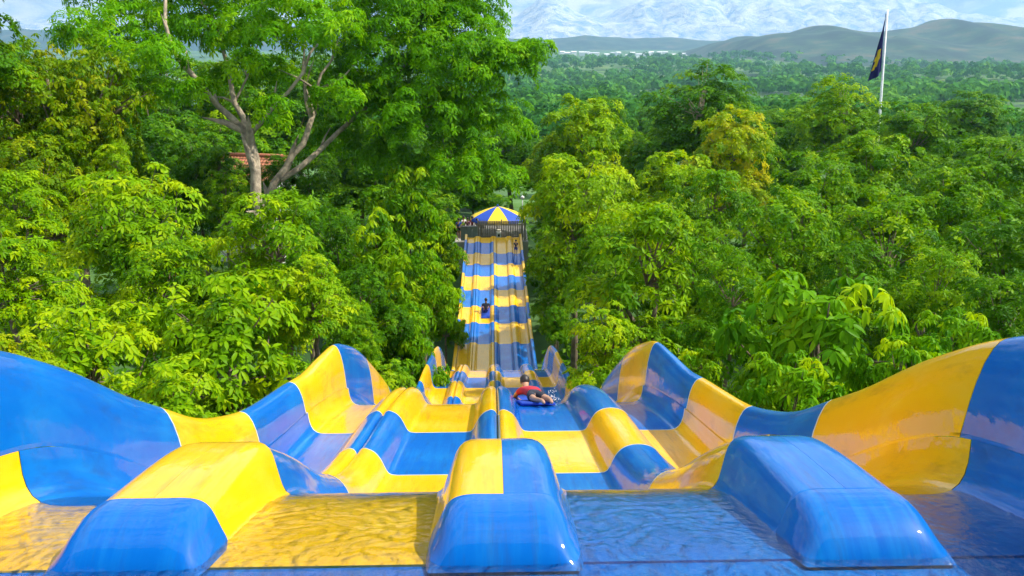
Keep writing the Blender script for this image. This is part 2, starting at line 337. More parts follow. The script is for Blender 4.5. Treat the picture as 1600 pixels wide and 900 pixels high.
WALL_H = pchip([1.2, 2.0, 2.9, 3.16, 4.59, 5.4, 6.25, 7.94, 9.0, 10.04, 11.8, 13.7, 15, 20, 24, 26, 28.5, 31, 33, 36, 60],
               [0.80, 0.76, 0.69, 0.67, 0.72, 0.65, 0.59, 0.58, 0.70, 0.88, 1.06, 1.0, 0.86, 0.72, 0.85, 0.95, 0.98, 0.92, 0.62, 0.32, 0.28])      # height above the floor, plumb
FLARE = lambda y: 0.0
FILLET = [(1.80, 0.0), (1.85, 0.004), (1.89, 0.016), (1.925, 0.042), (1.95, 0.080), (1.968, 0.130), (1.978, 0.180), (1.985, 0.225)]
def wall_section(h, o=0.0, k=0.24):
    """(x, d, e): e is plumb above the floor line, k where the fillet ends"""
    s = h - 0.24
    q = [(1.990, 0), (1.996, s * .15), (2.004, s * .35), (2.016, s * .55), (2.036, s * .75), (2.062, s * .90), (2.085, s * .97), (2.105, s), (2.135, s + 0.008), (2.165, s - 0.004), (2.185, s - 0.035), (2.19, s - 0.09)]
    return [(x + o, 0.0, e + k) for x, e in q]
def deck_height(y): return float(np.interp(y, [2.12, 2.36, 2.96, 3.06], [0.66, 0.70, 1.0, 1.0]))      # the dividers rise towards the lip
def lane_section(lane, deck):
    """(x, d) from left to right for lane 0..3"""
    c = [-2.4, -1.2, 0.0, 1.2, 2.4]
    def half(xc, sgn): return [(xc + sgn * u, d) for u, d in (DIV_FLAT if deck else DIV_ROUND if (lane >= 2 and xc > 1) else DIV)]
    if lane in (1, 2):
        return half(c[lane], 1) + [(c[lane] + 0.6, 0.0)] + half(c[lane + 1], -1)[::-1]
    s = half(1.2, 1) + FILLET
    return s if lane == 3 else [(-x, d) for x, d in s[::-1]]

def sweep(sec_fn, ya, yb, step, th=0.03):
    n = max(2, int(round((yb - ya) / step)) + 1); yy = np.linspace(ya, yb, n)
    y_, z_, ny_, nz_ = frame(yy); rows = []
    for i in range(n):
        s = np.array(sec_fn(float(yy[i])))
        e_ = s[:, 2] if s.shape[1] > 2 else 0
        rows.append(np.stack([s[:, 0], y_[i] + ny_[i] * s[:, 1], z_[i] + nz_[i] * s[:, 1] + e_], -1))
    G = np.array(rows); nr, nc = G.shape[:2]
    V = [G.reshape(-1, 3)]; I = np.arange(nr * nc).reshape(nr, nc)
    F = [np.stack([I[:-1, :-1], I[:-1, 1:], I[1:, 1:], I[1:, :-1]], -1).reshape(-1, 4)]
    loop = np.concatenate([I[0, :], I[1:, -1], I[-1, -2::-1], I[-2:0:-1, 0]])
    low = V[0][loop].copy(); low[:, 2] -= th
    o = nr * nc; k = len(loop); a = np.arange(k); bnx = (a + 1) % k
    V.append(V[0][loop]); V.append(low)
    F.append(np.stack([o + bnx, o + a, o + k + a, o + k + bnx], -1))
    return np.concatenate(V), np.concatenate(F)

# joints between cross rows of panels, and colour of the left half in each row (right half is the other colour)
JOINTS = [2.19, 3.06, 4.55, 6.03, 7.57, 9.76, 11.9, 14.1, 16.3, 18.5, 20.8, 23.1, 25.4, 27.7, 30.0, 33.4, 37.0, 41.6, 44.7, 47.2, 49.9, 52.3, 54.4, 56.5, 58.7, 59.9]
slide = tag(empty("water_slide", (0, 0, 0)), "long four-lane water slide of yellow and blue panels running downhill between the trees", "water slide")
GAP = 0.0025
def row_colour(j):                 # row 0 is the deck: yellow left, blue right
    return (M_YEL, M_BLU) if j % 2 == 0 else (M_BLU, M_YEL)
for j in range(len(JOINTS) - 1):
    ya, yb = JOINTS[j] + GAP, JOINTS[j + 1] - GAP
    step = 0.08 if ya < 11 else (0.16 if ya < 36 else 0.4)
    lc, rc = row_colour(j)
    if j == len(JOINTS) - 2: lc = rc = M_YEL
    for lane in range(4):
        def lsec(y, L=lane, dk=(j == 0)):
            q = lane_section(L, dk); k_ = float(np.clip(1.0 - (y - 33) / 6 * 0.5, 0.5, 1.0)) if not dk else float(np.clip((y - 2.335) / 0.026, 0, 1)) * deck_height(y)
            return [(x, d * (k_ if abs(x) < 1.75 or not dk else 1.0)) for x, d in q]
        st_, th_ = (0.015, 0.30) if j == 0 else (step, 0.03)
        if lane in (0, 3) and j < 2:            # the outer part of the edge troughs meets nearer the start than the dividers do
            pa, pb = (ya, 2.895 - GAP) if j == 0 else (2.895 + GAP, yb)
            V1, F1 = sweep(lambda y: [p for p in lsec(y) if abs(p[0]) < 1.545], ya, yb, st_, th_)
            V2, F2 = sweep(lambda y: [p for p in lsec(y) if abs(p[0]) > 1.535], pa, pb, st_, th_)
            Vv, Ff = np.concatenate([V1, V2]), np.concatenate([F1, F2 + len(V1)])
        else: Vv, Ff = sweep(lsec, ya, yb, st_, th_)
        link("lane_panel", np_mesh("lane_panel", Vv, Ff, lc if lane < 2 else rc, True), slide)
    if True:
        for sgn in (-1, 1):
            if j == 0 and sgn < 0: continue
            ya = 1.25 if (j == 0 or (j == 1 and sgn < 0)) else JOINTS[j] + GAP
            def wsec(y, s=sgn):
                q = wall_section(float(WALL_H(y)), float(FLARE(y)), 0.24 / float(frame(y)[3]))
                if y < 2.2: q = [(q[0][0], 0.0, -0.1)] + q[1:]
                return [(s * x, d, e) for x, d, e in (q if s > 0 else q[::-1])]
            Vv, Ff = sweep(wsec, ya, yb, step, 0.02)
            link("wall_panel", np_mesh("wall_panel", Vv, Ff, M_BLU if j == 0 else (lc if sgn < 0 else rc), True), slide)
    if j == 0:
        ya = JOINTS[0] + GAP
        for sgn in (-1, 1):          # low block along the foot of the wall beside the deck
            def esec(y, s=sgn):
                q = [(2.25 - u, d * deck_height(y) + 0.004) for u, d in DIV_FLAT[::-1]]; return [(s * x, d) for x, d in (q if s > 0 else q[::-1])]
            Vv, Ff = sweep(esec, 2.345, 2.89, 0.05, 0.2)
            link("edge_block", np_mesh("edge_block", Vv, Ff, lc if sgn < 0 else rc, True), slide)
    # sealant in the joint at the far end of the row, walls included
    if 0 < j < 16:
        def ssec(y):
            a = [(x - 0.0015, d, e) for x, d, e in wall_section(float(WALL_H(y)), 0.0, 0.24 / float(frame(y)[3]))[:9]]
            s = [(-x, d, e) for x, d, e in a[::-1]]
            for L in range(4): s += [(x, d + 0.003, 0.0) for x, d in lane_section(L, False)]
            return s + a
        Vv, Ff = sweep(ssec, JOINTS[j + 1] - 0.007, JOINTS[j + 1] + 0.007, 0.014, 0.008)
        link("joint_seal", np_mesh("joint_seal", Vv, Ff, M_SEAL, True), slide)

# rounded blue front caps of the dividers
def cap_mesh(xc):
    nr, nc = 26, 61; y0, y1 = 2.125, 2.365
    rows = []
    sec = [p for p in DIV_FLAT[2:] if p[1] >= 0.05] + [(0.252, 0.022), (0.257, -0.006)]
    full = [(-u, d) for u, d in sec[::-1]] + [(0, sec[0][1])] + list(sec)
    fx = np.array([p[0] for p in full]); fd = np.array([p[1] for p in full])
    cum = np.concatenate([[0], np.cumsum(np.hypot(np.diff(fx), np.diff(fd)))]); tt = np.linspace(0, cum[-1], nc)
    sx = np.interp(tt, cum, fx); sd = np.interp(tt, cum, fd)
    for i in range(nr):
        t = i / (nr - 1)
        hs = (1 - (1 - t) ** 2.2) ** 0.8; ws = 0.92 + 0.08 * (1 - (1 - t) ** 2.4) ** 0.5
        y = y0 + (y1 - y0) * t
        yy, zz, n1, n2 = frame(y); d = sd * hs * deck_height(y) + 0.0035
        rows.append(np.stack([xc + sx * (ws + 0.012), yy + n1 * d, zz + n2 * d], -1))
    G = np.array(rows); V = G.reshape(-1, 3); I = np.arange(nr * nc).reshape(nr, nc)
    F = np.stack([I[:-1, :-1], I[:-1, 1:], I[1:, 1:], I[1:, :-1]], -1).reshape(-1, 4)
    low = G[-1].copy(); low[:, 2] -= 0.02; V = np.concatenate([V, G[-1], low]); o = nr * nc; a = np.arange(nc - 1)
    F = np.concatenate([F, np.stack([o + a, o + a + 1, o + nc + a + 1, o + nc + a], -1)])
    return np_mesh("divider_cap", V, F, M_BLU, True)
for xc in (-2.25, -1.2, 0.0, 1.2, 2.25): link("divider_cap", cap_mesh(xc), slide)

# start basin in front of the dividers
Vv, Ff = sweep(lambda y: [(-2.6, 0.5), (-2.55, 0.05), (-2.45, -0.006), (-1.2, -0.006), (0, -0.006), (1.2, -0.006), (2.45, -0.006), (2.55, 0.05), (2.6, 0.5)], -1.8, 2.26, 0.2, 0.05)
link("start_basin", np_mesh("start_basin", Vv, Ff, M_BLU, True), slide)

# steel legs under the slide
for y in (0.2, 2.6, 5.2, 8.6, 12.5, 16.5, 20.5, 24.5, 28.0, 32.0, 36.0, 41.0, 46.0, 51.0, 56.0):
    zt = float(prof_s(y)) + EYE - 0.16
    for x in (-1.9, 1.9):
        g = float(ground(x, y)) - 0.3
        if zt > g + 0.3: MB().tube([(x, y, g), (x, y, zt)], 0.085, 10).build("support_post", M_STEEL, slide, True)
    MB().box((0, y, zt + 0.0), (4.2, 0.12, 0.14), ch=0.01).build("cross_beam", M_STEEL, slide)

# unseen start platform; its roof added over the viewer to darken the front caps
M_PLANK = simple("deck_planks", (0.16, 0.12, 0.09), 0.8, 0, 0.3, 4); M_ROOFU = simple("unseen_roof_thatch", (0.13, 0.10, 0.06), 0.95, 0, 0.35, 9)
sh = tag(empty("unseen_start_shelter", (0, -4.0, EYE - 1.7)), "unseen start platform, its open roof added to darken the divider caps", "shelter")
MB().box((0, 0.2, -0.12), (7.0, 3.9, 0.16)).build("platform", M_PLANK, sh)
for x in (-3.2, 3.2):
    for y in (-1.4, 1.9, 5.1): MB().tube([(x, y, -0.2), (x, y, 3.6)], 0.08, 10).build("post", M_STEEL, sh, True)
    for y in (-1.4, 1.9, 5.1): MB().tube([(x, y, -10), (x, y, -0.2)], 0.1, 10).build("support_post", M_STEEL, sh, True)
MB().add([(-3.9, -2.2, 3.5), (3.9, -2.2, 3.5), (3.9, 5.3, 3.5), (-3.9, 5.3, 3.5), (-2, 1.5, 5.0), (2, 1.5, 5.0)], [(0, 1, 5, 4), (1, 2, 5), (2, 3, 4, 5), (3, 0, 4), (3, 2, 1, 0)]).build("roof", M_ROOFU, sh)
for z in (0.55, 1.05): MB().tube([(-3.2, -1.4, z), (3.2, -1.4, z)], 0.03, 8).build("rail", M_STEEL, sh, True)

# water running over the lip of the deck
def water_sheet():
    rng = np.random.default_rng(5)
    xs = np.linspace(-2.5, 2.5, 760); ys_ = np.linspace(1.95, 3.38, 270)
    X, Y = np.meshgrid(xs, ys_); h = np.zeros_like(X)
    wx = X + 0.05 * np.sin(5.1 * Y + 3.3 * X) + 0.03 * np.sin(13 * Y - 7 * X) + 0.015 * np.sin(29 * X + 17 * Y)
    wy = Y + 0.06 * np.sin(4.3 * X + 2) + 0.03 * np.sin(11 * X + 9 * Y + 1) + 0.015 * np.sin(27 * Y - 19 * X)
    for i in range(70):
        lam = float(np.exp(rng.uniform(math.log(0.03), math.log(0.13)))); a = rng.normal(math.pi / 2, 0.8); ph = rng.uniform(0, 6.3); k = 2 * math.pi / lam
        sw = np.sin(k * (wx * math.cos(a) + wy * math.sin(a)) + ph); sw = sw + 0.25 * np.cos(2 * (k * (wx * math.cos(a) + wy * math.sin(a)) + ph))
        env = np.clip(np.sin(X * rng.uniform(2, 9) + Y * rng.uniform(-9, 9) + rng.uniform(0, 6.3)), 0, 1)
        h += sw * env * lam * 0.0042
    fade = np.clip((3.3 - Y) / 0.5, 0.10, 1)
    d = 0.022 * fade + h * fade
    yy, zz, n1, n2 = frame(Y)
    V = np.stack([X, yy + n1 * d, zz + n2 * d], -1).reshape(-1, 3); ny, nx = X.shape; I = np.arange(ny * nx).reshape(ny, nx)
    F = np.stack([I[:-1, :-1], I[:-1, 1:], I[1:, 1:], I[1:, :-1]], -1).reshape(-1, 4)
    return np_mesh("running_water", V, F, M_WATER, True)
tag(link("running_water", water_sheet()), "clear rippled water running over the yellow and blue start deck", "water", kind="stuff")

# ------------------------------------------------------------------ foliage
def unit(v): return v / np.maximum(np.linalg.norm(v, axis=-1, keepdims=True), 1e-9)

def leaves8(base, dirn, up, length, width, droop, tint):
    """blade in three sections with a folded midrib and a curved droop"""
    n = len(base); side = unit(np.cross(dirn, up)); nrm = unit(np.cross(side, dirn)); L = length[:, None]; W = width[:, None]; g = droop[:, None]; D = np.array([[0, 0, -1.0]])
    P = lambda t: base + dirn * L * t * (1 - 0.25 * g * t) + D * L * g * 0.42 * t * t
    a, b, c = P(0.30), P(0.66), P(1.0)
    V = np.stack([base, a + side * W * .42, a - nrm * W * .14, a - side * W * .42, b + side * W * .46, b - nrm * W * .15, b - side * W * .46, c], 1).reshape(-1, 3)
    o = (np.arange(n) * 8)[:, None, None]
    F = (np.array([[0, 1, 2], [0, 2, 3], [1, 4, 5], [1, 5, 2], [2, 5, 6], [2, 6, 3], [4, 7, 5], [5, 7, 6]])[None] + o).reshape(-1, 3)
    return V, F, np.repeat(tint, 8)

def leaves(base, dirn, up, length, width, droop, tint, four=True):
    if four == 8: return leaves8(base, dirn, up, length, width, droop, tint)
    """one folded, drooping blade per row; returns V, F, tint"""
    n = len(base); side = unit(np.cross(dirn, up)); nrm = unit(np.cross(side, dirn))
    L = length[:, None]; W = width[:, None]; D = np.zeros((n, 3)); D[:, 2] = -1
    mid = base + dirn * L * 0.48 + D * L * droop[:, None] * 0.18
    tip = base + unit(dirn + D * droop[:, None] * 0.9) * L * 0.55 + dirn * L * 0.42 + D * L * droop[:, None] * 0.12
    if four:
        mc = mid - nrm * W * 0.16
        V = np.stack([base, mid + side * W * 0.5, mc, mid - side * W * 0.5, tip], 1).reshape(-1, 3)
        o = (np.arange(n) * 5)[:, None, None]
        F = (np.array([[0, 1, 2], [0, 2, 3], [1, 4, 2], [2, 4, 3]])[None] + o).reshape(-1, 3)
        return V, F, np.repeat(tint, 5)
    V = np.stack([base, mid + side * W * 0.5, tip, mid - side * W * 0.5], 1).reshape(-1, 3)
    o = (np.arange(n) * 4)[:, None, None]
    F = (np.array([[0, 1, 2], [0, 2, 3]])[None] + o).reshape(-1, 3)
    return V, F, np.repeat(tint, 4)

def clumps_on(rng, lobes, per_area, low=-0.35):
    """clump centres and outward normals over the lobes' skins"""
    C, N, S = [], [], []
    for (cx, cy, cz, rx, ry, rz) in lobes:
        n = max(4, int(per_area * (rx * ry + rx * rz + ry * rz)))
        d = unit(rng.normal(size=(n * 2, 3))); d = d[d[:, 2] > low][:n]
        r = np.array([rx, ry, rz]); k = rng.choice([0.62, 0.8, 0.95, 1.05, 1.22], (len(d), 1)) * rng.uniform(0.92, 1.08, (len(d), 1))
        C.append(np.array([cx, cy, cz]) + d * r * k); N.append(unit(d / r)); S.append(np.full(len(d), rx))
    return np.concatenate(C), np.concatenate(N)

def rosette_leaves(rng, C, N, crad, cdrop, per_clump, k, ll, lw, droop, four, upmix=0.7, tvar=0.20, elev=(-25, 30)):
    nc = len(C); n1 = nc * per_clump
    ci = np.repeat(np.arange(nc), per_clump)
    up = np.array([0, 0, 1.0]); An = unit(N + up * upmix)
    a = An[ci]; ref = np.where(np.abs(a[:, 2:3]) < 0.9, up, np.array([1.0, 0, 0])); t1 = unit(np.cross(a, ref)); t2 = np.cross(a, t1)
    rho = np.sqrt(rng.uniform(0, 1, n1)); th = rng.uniform(0, 2 * np.pi, n1)
    cr_ = (crad * rng.uniform(0.6, 1.25, nc))[ci]
    off = (t1 * np.cos(th)[:, None] + t2 * np.sin(th)[:, None])
    P = C[ci] + off * (rho * cr_)[:, None] - a * (cdrop * cr_ * rho ** 2)[:, None] + rng.normal(size=(n1, 3)) * crad * 0.08
    RN = unit(a + off * (rho * 0.7)[:, None])
    ct = np.clip(rng.normal(0.48, tvar, nc), 0.02, 0.98)
    rt = ct[ci] + rng.normal(0, 0.08, n1)
    ri = np.repeat(np.arange(n1), k); m = len(ri)
    rn = RN[ri]; ref = np.where(np.abs(rn[:, 2:3]) < 0.9, up, np.array([1.0, 0, 0])); u1 = unit(np.cross(rn, ref)); u2 = np.cross(rn, u1)
    ph = rng.uniform(0, 2 * np.pi, n1)[ri] + np.tile(np.arange(k), n1) * (2 * np.pi / k) + rng.normal(0, 0.25, m)
    el = np.radians(rng.uniform(elev[0], elev[1], m))
    d = unit((u1 * np.cos(ph)[:, None] + u2 * np.sin(ph)[:, None]) * np.cos(el)[:, None] + rn * np.sin(el)[:, None])
    L = ll * rng.uniform(0.6, 1.2, m); W = lw * rng.uniform(0.75, 1.2, m)
    return leaves(P[ri] + d * (ll * 0.08), d, rn + rng.normal(0, 0.25, (m, 3)), L, W, droop * rng.uniform(0.4, 1.3, m), np.clip(rt[ri] + rng.normal(0, 0.07, m), 0, 1), four)

def limb_mesh(rng, lobes, C, fork, tr, base_r=0.16, twigs=60):
    """trunk from the ground to the fork, a limb to each lobe, twigs out to some clumps"""
    mb = MB()
    f = Vector(fork); pts = []
    for i in range(7):
        t = i / 6
        if i == 0: pts.append((f.x * -0.5, 0, -9.0))
        pts.append((f.x * t + 0.10 * math.sin(3 * t + rng.uniform(0, 3)) * t * (1 - t) * 4, f.y * t + 0.08 * math.sin(4 * t) * (1 - t), -0.4 + (f.z + 0.4) * t))
    mb.tube(pts, [base_r * 1.35] + [base_r * (1.0 - 0.35 * i / 6) for i in range(7)], 8)
    for (cx, cy, cz, rx, ry, rz) in lobes:
        c = Vector((cx, cy, cz + rz * 0.35)); q = []
        sag = Vector((rng.normal(0, .25), rng.normal(0, .25), rng.uniform(-.3, .1))) * 0.35 * (c - f).length * 0.5
        for i in range(6):
            t = i / 5; q.append(f.lerp(c, t) + sag * (4 * t * (1 - t)))
        mb.tube(q, [base_r * 0.62 * (1 - 0.75 * i / 5) for i in range(6)], 6)
    if twigs and len(C):
        lc = np.array([l[:3] for l in lobes])
        for i in rng.choice(len(C), min(twigs, len(C)), replace=False):
            c = C[i]; k = int(np.argmin(((lc - c) ** 2).sum(1))); s = Vector(lc[k]).lerp(f, 0.25); e = Vector(c)
            mid = s.lerp(e, 0.5) + Vector((0, 0, 0.1))
            mb.tube([s, mid, e], [base_r * 0.20, base_r * 0.13, base_r * 0.06], 5, False)
    return mb

def rand_lobes(rng, n, R_, H, z0, flat=0.55, spread=0.62):
    """n lobes filling a crown of radius R_ between z0 and H"""
    out = [(0, 0, (z0 + H) / 2 + (H - z0) * 0.18, R_ * 0.6, R_ * 0.6, (H - z0) * 0.32)]
    for i in range(n):
        a = 2 * math.pi * (i + rng.uniform(-.3, .3)) / n * 2.618; q = rng.uniform(0.35, 1.0)
        r = R_ * spread * q; lr = R_ * rng.uniform(0.24, 0.50)
        z = z0 + (H - z0) * (0.18 + 0.68 * rng.uniform(0, 1) * (1 - 0.55 * q))
        out.append((r * math.cos(a), r * math.sin(a), z, lr, lr * rng.uniform(.85, 1.15), lr * flat))
    return out

PROTO = {}
def make_proto(key, seed, H, R_, z0, nl, per_area, crad, cdrop, per_clump, k, ll, lw, droop, four, lmat, bark=None, flat=0.55, fork=0.42, br=0.16, upmix=0.7, tvar=0.2, elev=(-25, 30), twigs=60, low=-0.35, spread=0.62):
    rng = np.random.default_rng(seed)
    lobes = rand_lobes(rng, nl, R_, H, z0, flat, spread)
    C, N = clumps_on(rng, lobes, per_area, low)
    V, F, T = rosette_leaves(rng, C, N, crad, cdrop, per_clump, k, ll, lw, droop, four, upmix, tvar, elev)
    cm = np_mesh("crown_" + key, V, F, lmat, False, T)
    tm = limb_mesh(rng, lobes, C, (rng.normal(0, .1), rng.normal(0, .1), z0 + (H - z0) * fork * 0.6), None, br, twigs).mesh("trunk_" + key, bark or M_BARK, True)
    PROTO[key] = dict(crown=cm, trunk=tm, H=H, R=R_)
    return len(F)

def plant(name, key, x, y, top, radius, rz, label, cat="tree", group=None, lmat=None, base=None):
    """a tree whose crown reaches height top (rel. eye) with the given crown radius"""
    p = PROTO[key]; g = float(ground(x, y)) - 0.05 if base is None else base
    h = top + EYE - g
    o = empty(name, (x, y, g), R(rz)); tag(o, label, cat, group)
    sx = radius / p["R"]; sz = min(sx * 1.05, h / p["H"]); lift = max(0.0, h - p["H"] * sz)
    c = link("crown", p["crown"], o); t = link("trunk", p["trunk"], o)
    for q in (c, t): q.scale = (sx, sx, sz); q.location = (0, 0, lift)
    if lmat is not None:
        c.material_slots[0].link = 'OBJECT'; c.material_slots[0].material = lmat
    return o

NT = 0
# near trees with tiers of drooping leaflets
NT += make_proto("tier_a", 11, 8, 3.4, 2.2, 11, 5.0, 0.62, 0.5, 9, 8, 0.30, 0.105, 0.9, True, L_TIER, flat=0.42, upmix=1.3)
NT += make_proto("tier_b", 12, 8, 3.0, 2.0, 9, 5.4, 0.60, 0.5, 9, 8, 0.29, 0.100, 0.9, True, L_TIER, flat=0.42, upmix=1.3)
NT += make_proto("tier_near", 13, 6, 2.6, 1.2, 9, 6.0, 0.46, 0.5, 8, 8, 0.28, 0.095, 1.0, 8, L_TIER, flat=0.45, upmix=1.3)
# broad drooping leaves
NT += make_proto("broad_near", 21, 6, 2.4, 1.0, 9, 6.5, 0.42, 0.7, 9, 8, 0.30, 0.092, 1.5, 8, L_BROAD, flat=0.6, upmix=0.9, elev=(-45, 15))
NT += make_proto("broad_b", 22, 10, 3.2, 2.0, 11, 4.2, 0.60, 0.8, 7, 7, 0.42, 0.145, 1.5, True, L_BROAD, flat=0.75, upmix=0.5, elev=(-50, 10))
# ordinary rounded crowns, three densities by size in view
NT += make_proto("round_a", 31, 10, 3.6, 2.4, 13, 4.6, 0.55, 0.6, 10, 6, 0.27, 0.115, 0.7, True, L_MID, flat=0.62)
NT += make_proto("round_b", 32, 10, 3.8, 2.2, 11, 4.4, 0.55, 0.6, 10, 6, 0.28, 0.115, 0.7, True, L_MID, flat=0.60)
NT += make_proto("round_c", 33, 14, 5.0, 3.4, 14, 3.6, 0.70, 0.6, 11, 6, 0.36, 0.16, 0.6, False, L_MID, flat=0.60, br=0.24)
NT += make_proto("round_d", 34, 14, 5.2, 3.0, 12, 3.4, 0.75, 0.55, 11, 6, 0.38, 0.17, 0.6, False, L_DARK, flat=0.58, br=0.24)
NT += make_proto("open_a", 35, 14, 5.2, 5.5, 12, 2.6, 0.85, 0.45, 12, 6, 0.36, 0.15, 0.6, False, L_MID, M_BARKPALE, flat=0.36, br=0.22, upmix=1.6, fork=0.3)
NT += make_proto("shrub", 36, 3, 1.8, 0.2, 8, 7.0, 0.40, 0.5, 8, 7, 0.26, 0.10, 0.9, True, L_BROAD, flat=0.6, br=0.05, twigs=20)
# the two big feathery trees, limbs seen from the start platform
def big_tree(key, seed, base, polys, lobes, lmat, bark, per_area, crad, per_clump, ll, lw):
    rng = np.random.default_rng(seed); bx, by, bz = base
    lob = [(x - bx, y - by, z + EYE - bz, r, r * 1.0, r * 0.66) for x, y, z, r in lobes]
    C, N = clumps_on(rng, lob, per_area, -0.5)
    V, F, T = rosette_leaves(rng, C, N, crad, 0.5, per_clump, 5, ll, lw, 0.9, False, 1.0, 0.17, (-40, 20))
    cm = np_mesh("crown_" + key, V, F, lmat, False, T)
    mb = MB()
    for pts, r0, r1 in polys:
        P = [Vector((x - bx, y - by, z + EYE - bz)) for x, y, z in pts]; Q = []
        for i in range(len(P) - 1):            # gently crooked limbs
            for t in (0, 0.5):
                Q.append(P[i].lerp(P[i + 1], t) + (Vector((rng.normal(), rng.normal(), rng.normal())) * 0.10 if t else Vector()))
        Q.append(P[-1]); n_ = len(Q)
        mb.tube(Q, [0.68 * (r0 + (r1 - r0) * i / (n_ - 1)) for i in range(n_)], 9)
        for i in range(2, n_, 2):              # side twigs
            d = Vector((rng.normal(), rng.normal(), abs(rng.normal()) + 0.5)).normalized() * rng.uniform(1.0, 2.4)
            mb.tube([Q[i], Q[i] + d * 0.5 + Vector((0, 0, .1)), Q[i] + d], [r1 * 0.7 + 0.015, r1 * 0.5 + 0.01, 0.012], 5, False)
    return cm, mb.mesh("trunk_" + key, bark, True)

def big_thing(name, label, base, cm, tm):
    o = tag(empty(name, base), label, "tree"); link("crown", cm, o); link("trunk", tm, o); return o

b1 = (-11.9, 40.9, float(ground(-11.9, 40.9)) - 0.1)
T1 = [(-11.9, 40.9, b1[2] - EYE), (-12.0, 41.0, -13.0), (-12.09, 41.2, -8.96), (-12.42, 41.91, -6.7), (-12.66, 42.36, -5.25), (-12.9, 42.56, -4.61)]
cm, tm = big_tree("forked", 71, b1,
    [(T1, 0.50, 0.33),
     ([(-12.9, 42.54, -4.67), (-14.18, 42.45, -3.28), (-15.49, 42.48, -1.51), (-16.31, 42.82, -0.41), (-16.64, 43.56, 1.95)], 0.27, 0.12),
     ([(-12.9, 42.49, -4.83), (-13.67, 43.52, -3.19), (-14.1, 44.55, -1.58), (-14.69, 45.27, 0.73), (-16.25, 45.89, 2.71)], 0.25, 0.10),
     ([(-12.76, 42.49, -4.83), (-11.34, 42.45, -3.28), (-9.72, 42.43, -1.66), (-8.73, 42.97, 0.07)], 0.18, 0.08),
     ([(-13.67, 43.52, -3.19), (-13.14, 44.45, -1.91), (-12.44, 45.07, 0.07)], 0.10, 0.05)],
    [(-19.58, 44.02, 0.07, 2.53), (-16.98, 46.43, 1.08, 2.7), (-12.96, 45.17, 0.6, 2.4), (-9.89, 43.26, 1.01, 2.87), (-18.49, 44.29, -2.41, 1.69), (-14.86, 47.17, 3.45, 3.38), (-21.34, 47.92, 2.49, 2.36), (-12.03, 46.6, -1.62, 1.4), (-15.55, 47.5, -2.0, 1.35), (-8.44, 44.1, -2.83, 1.4), (-14.5, 40.9, -2.3, 1.0), (-10.8, 40.9, -3.2, 1.0), (-16.4, 41.0, -0.5, 1.3), (-12.6, 41.6, -1.0, 1.1)],
    L_FEATHER, M_BARKPALE, 5.0, 0.62, 14, 0.36, 0.105)
big_thing("forked_tree", "big tree with pale forked trunk and feathery crown reaching above the picture", b1, cm, tm)
b2 = (-13.2, 44.0, float(ground(-13.2, 44.0)) - 0.1)
cm, tm = big_tree("leaning", 72, b2,
    [([(-13.2, 44.0, b2[2] - EYE), (-13.0, 44.2, -12.0), (-12.66, 44.47, -8.56), (-11.58, 45.01, -6.83), (-10.67, 45.38, -5.63), (-10.13, 45.87, -4.07)], 0.40, 0.22),
     ([(-10.13, 45.87, -4.07), (-9.88, 46.3, -2.69), (-9.04, 46.78, -1.14)], 0.20, 0.09),
     ([(-9.88, 46.3, -2.69), (-8.23, 46.02, -1.91)], 0.12, 0.05),
     ([(-10.2, 45.82, -4.24), (-10.68, 46.81, -2.72), (-10.68, 47.47, -0.63)], 0.16, 0.08),
     ([(-11.94, 44.79, -7.53), (-9.98, 46.28, -6.1), (-7.93, 47.91, -4.25), (-5.79, 49.62, -2.13), (-3.47, 50.31, 0.08)], 0.26, 0.09),
     ([(-7.93, 47.91, -4.25), (-5.02, 49.04, -3.98), (-1.16, 49.27, -3.24)], 0.16, 0.06),
     ([(-5.02, 49.04, -3.98), (-3.0, 48.6, -5.6), (-2.51, 48.07, -7.11)], 0.09, 0.04)],
    [(-6.56, 50.31, 0.08, 3.86), (-2.7, 49.96, -1.03, 3.86), (0.76, 48.86, -1.19, 2.12), (-4.63, 49.04, -3.98, 3.67), (-0.98, 49.83, -4.81, 2.89), (-2.51, 48.07, -7.11, 2.32), (-7.93, 49.4, -3.17, 2.51), (-5.79, 51.22, 3.02, 4.05), (-9.85, 50.2, -5.75, 1.74), (0.0, 49.89, -7.98, 1.54), (-6.7, 49.24, -6.69, 1.93), (-2.56, 51.94, 1.96, 3.09), (2.27, 49.14, -0.29, 1.16)],
    L_FEATHER, M_BARKPALE, 5.4, 0.66, 14, 0.38, 0.11)
big_thing("leaning_tree", "large feathery bright green tree leaning right over the far run-out", b2, cm, tm)

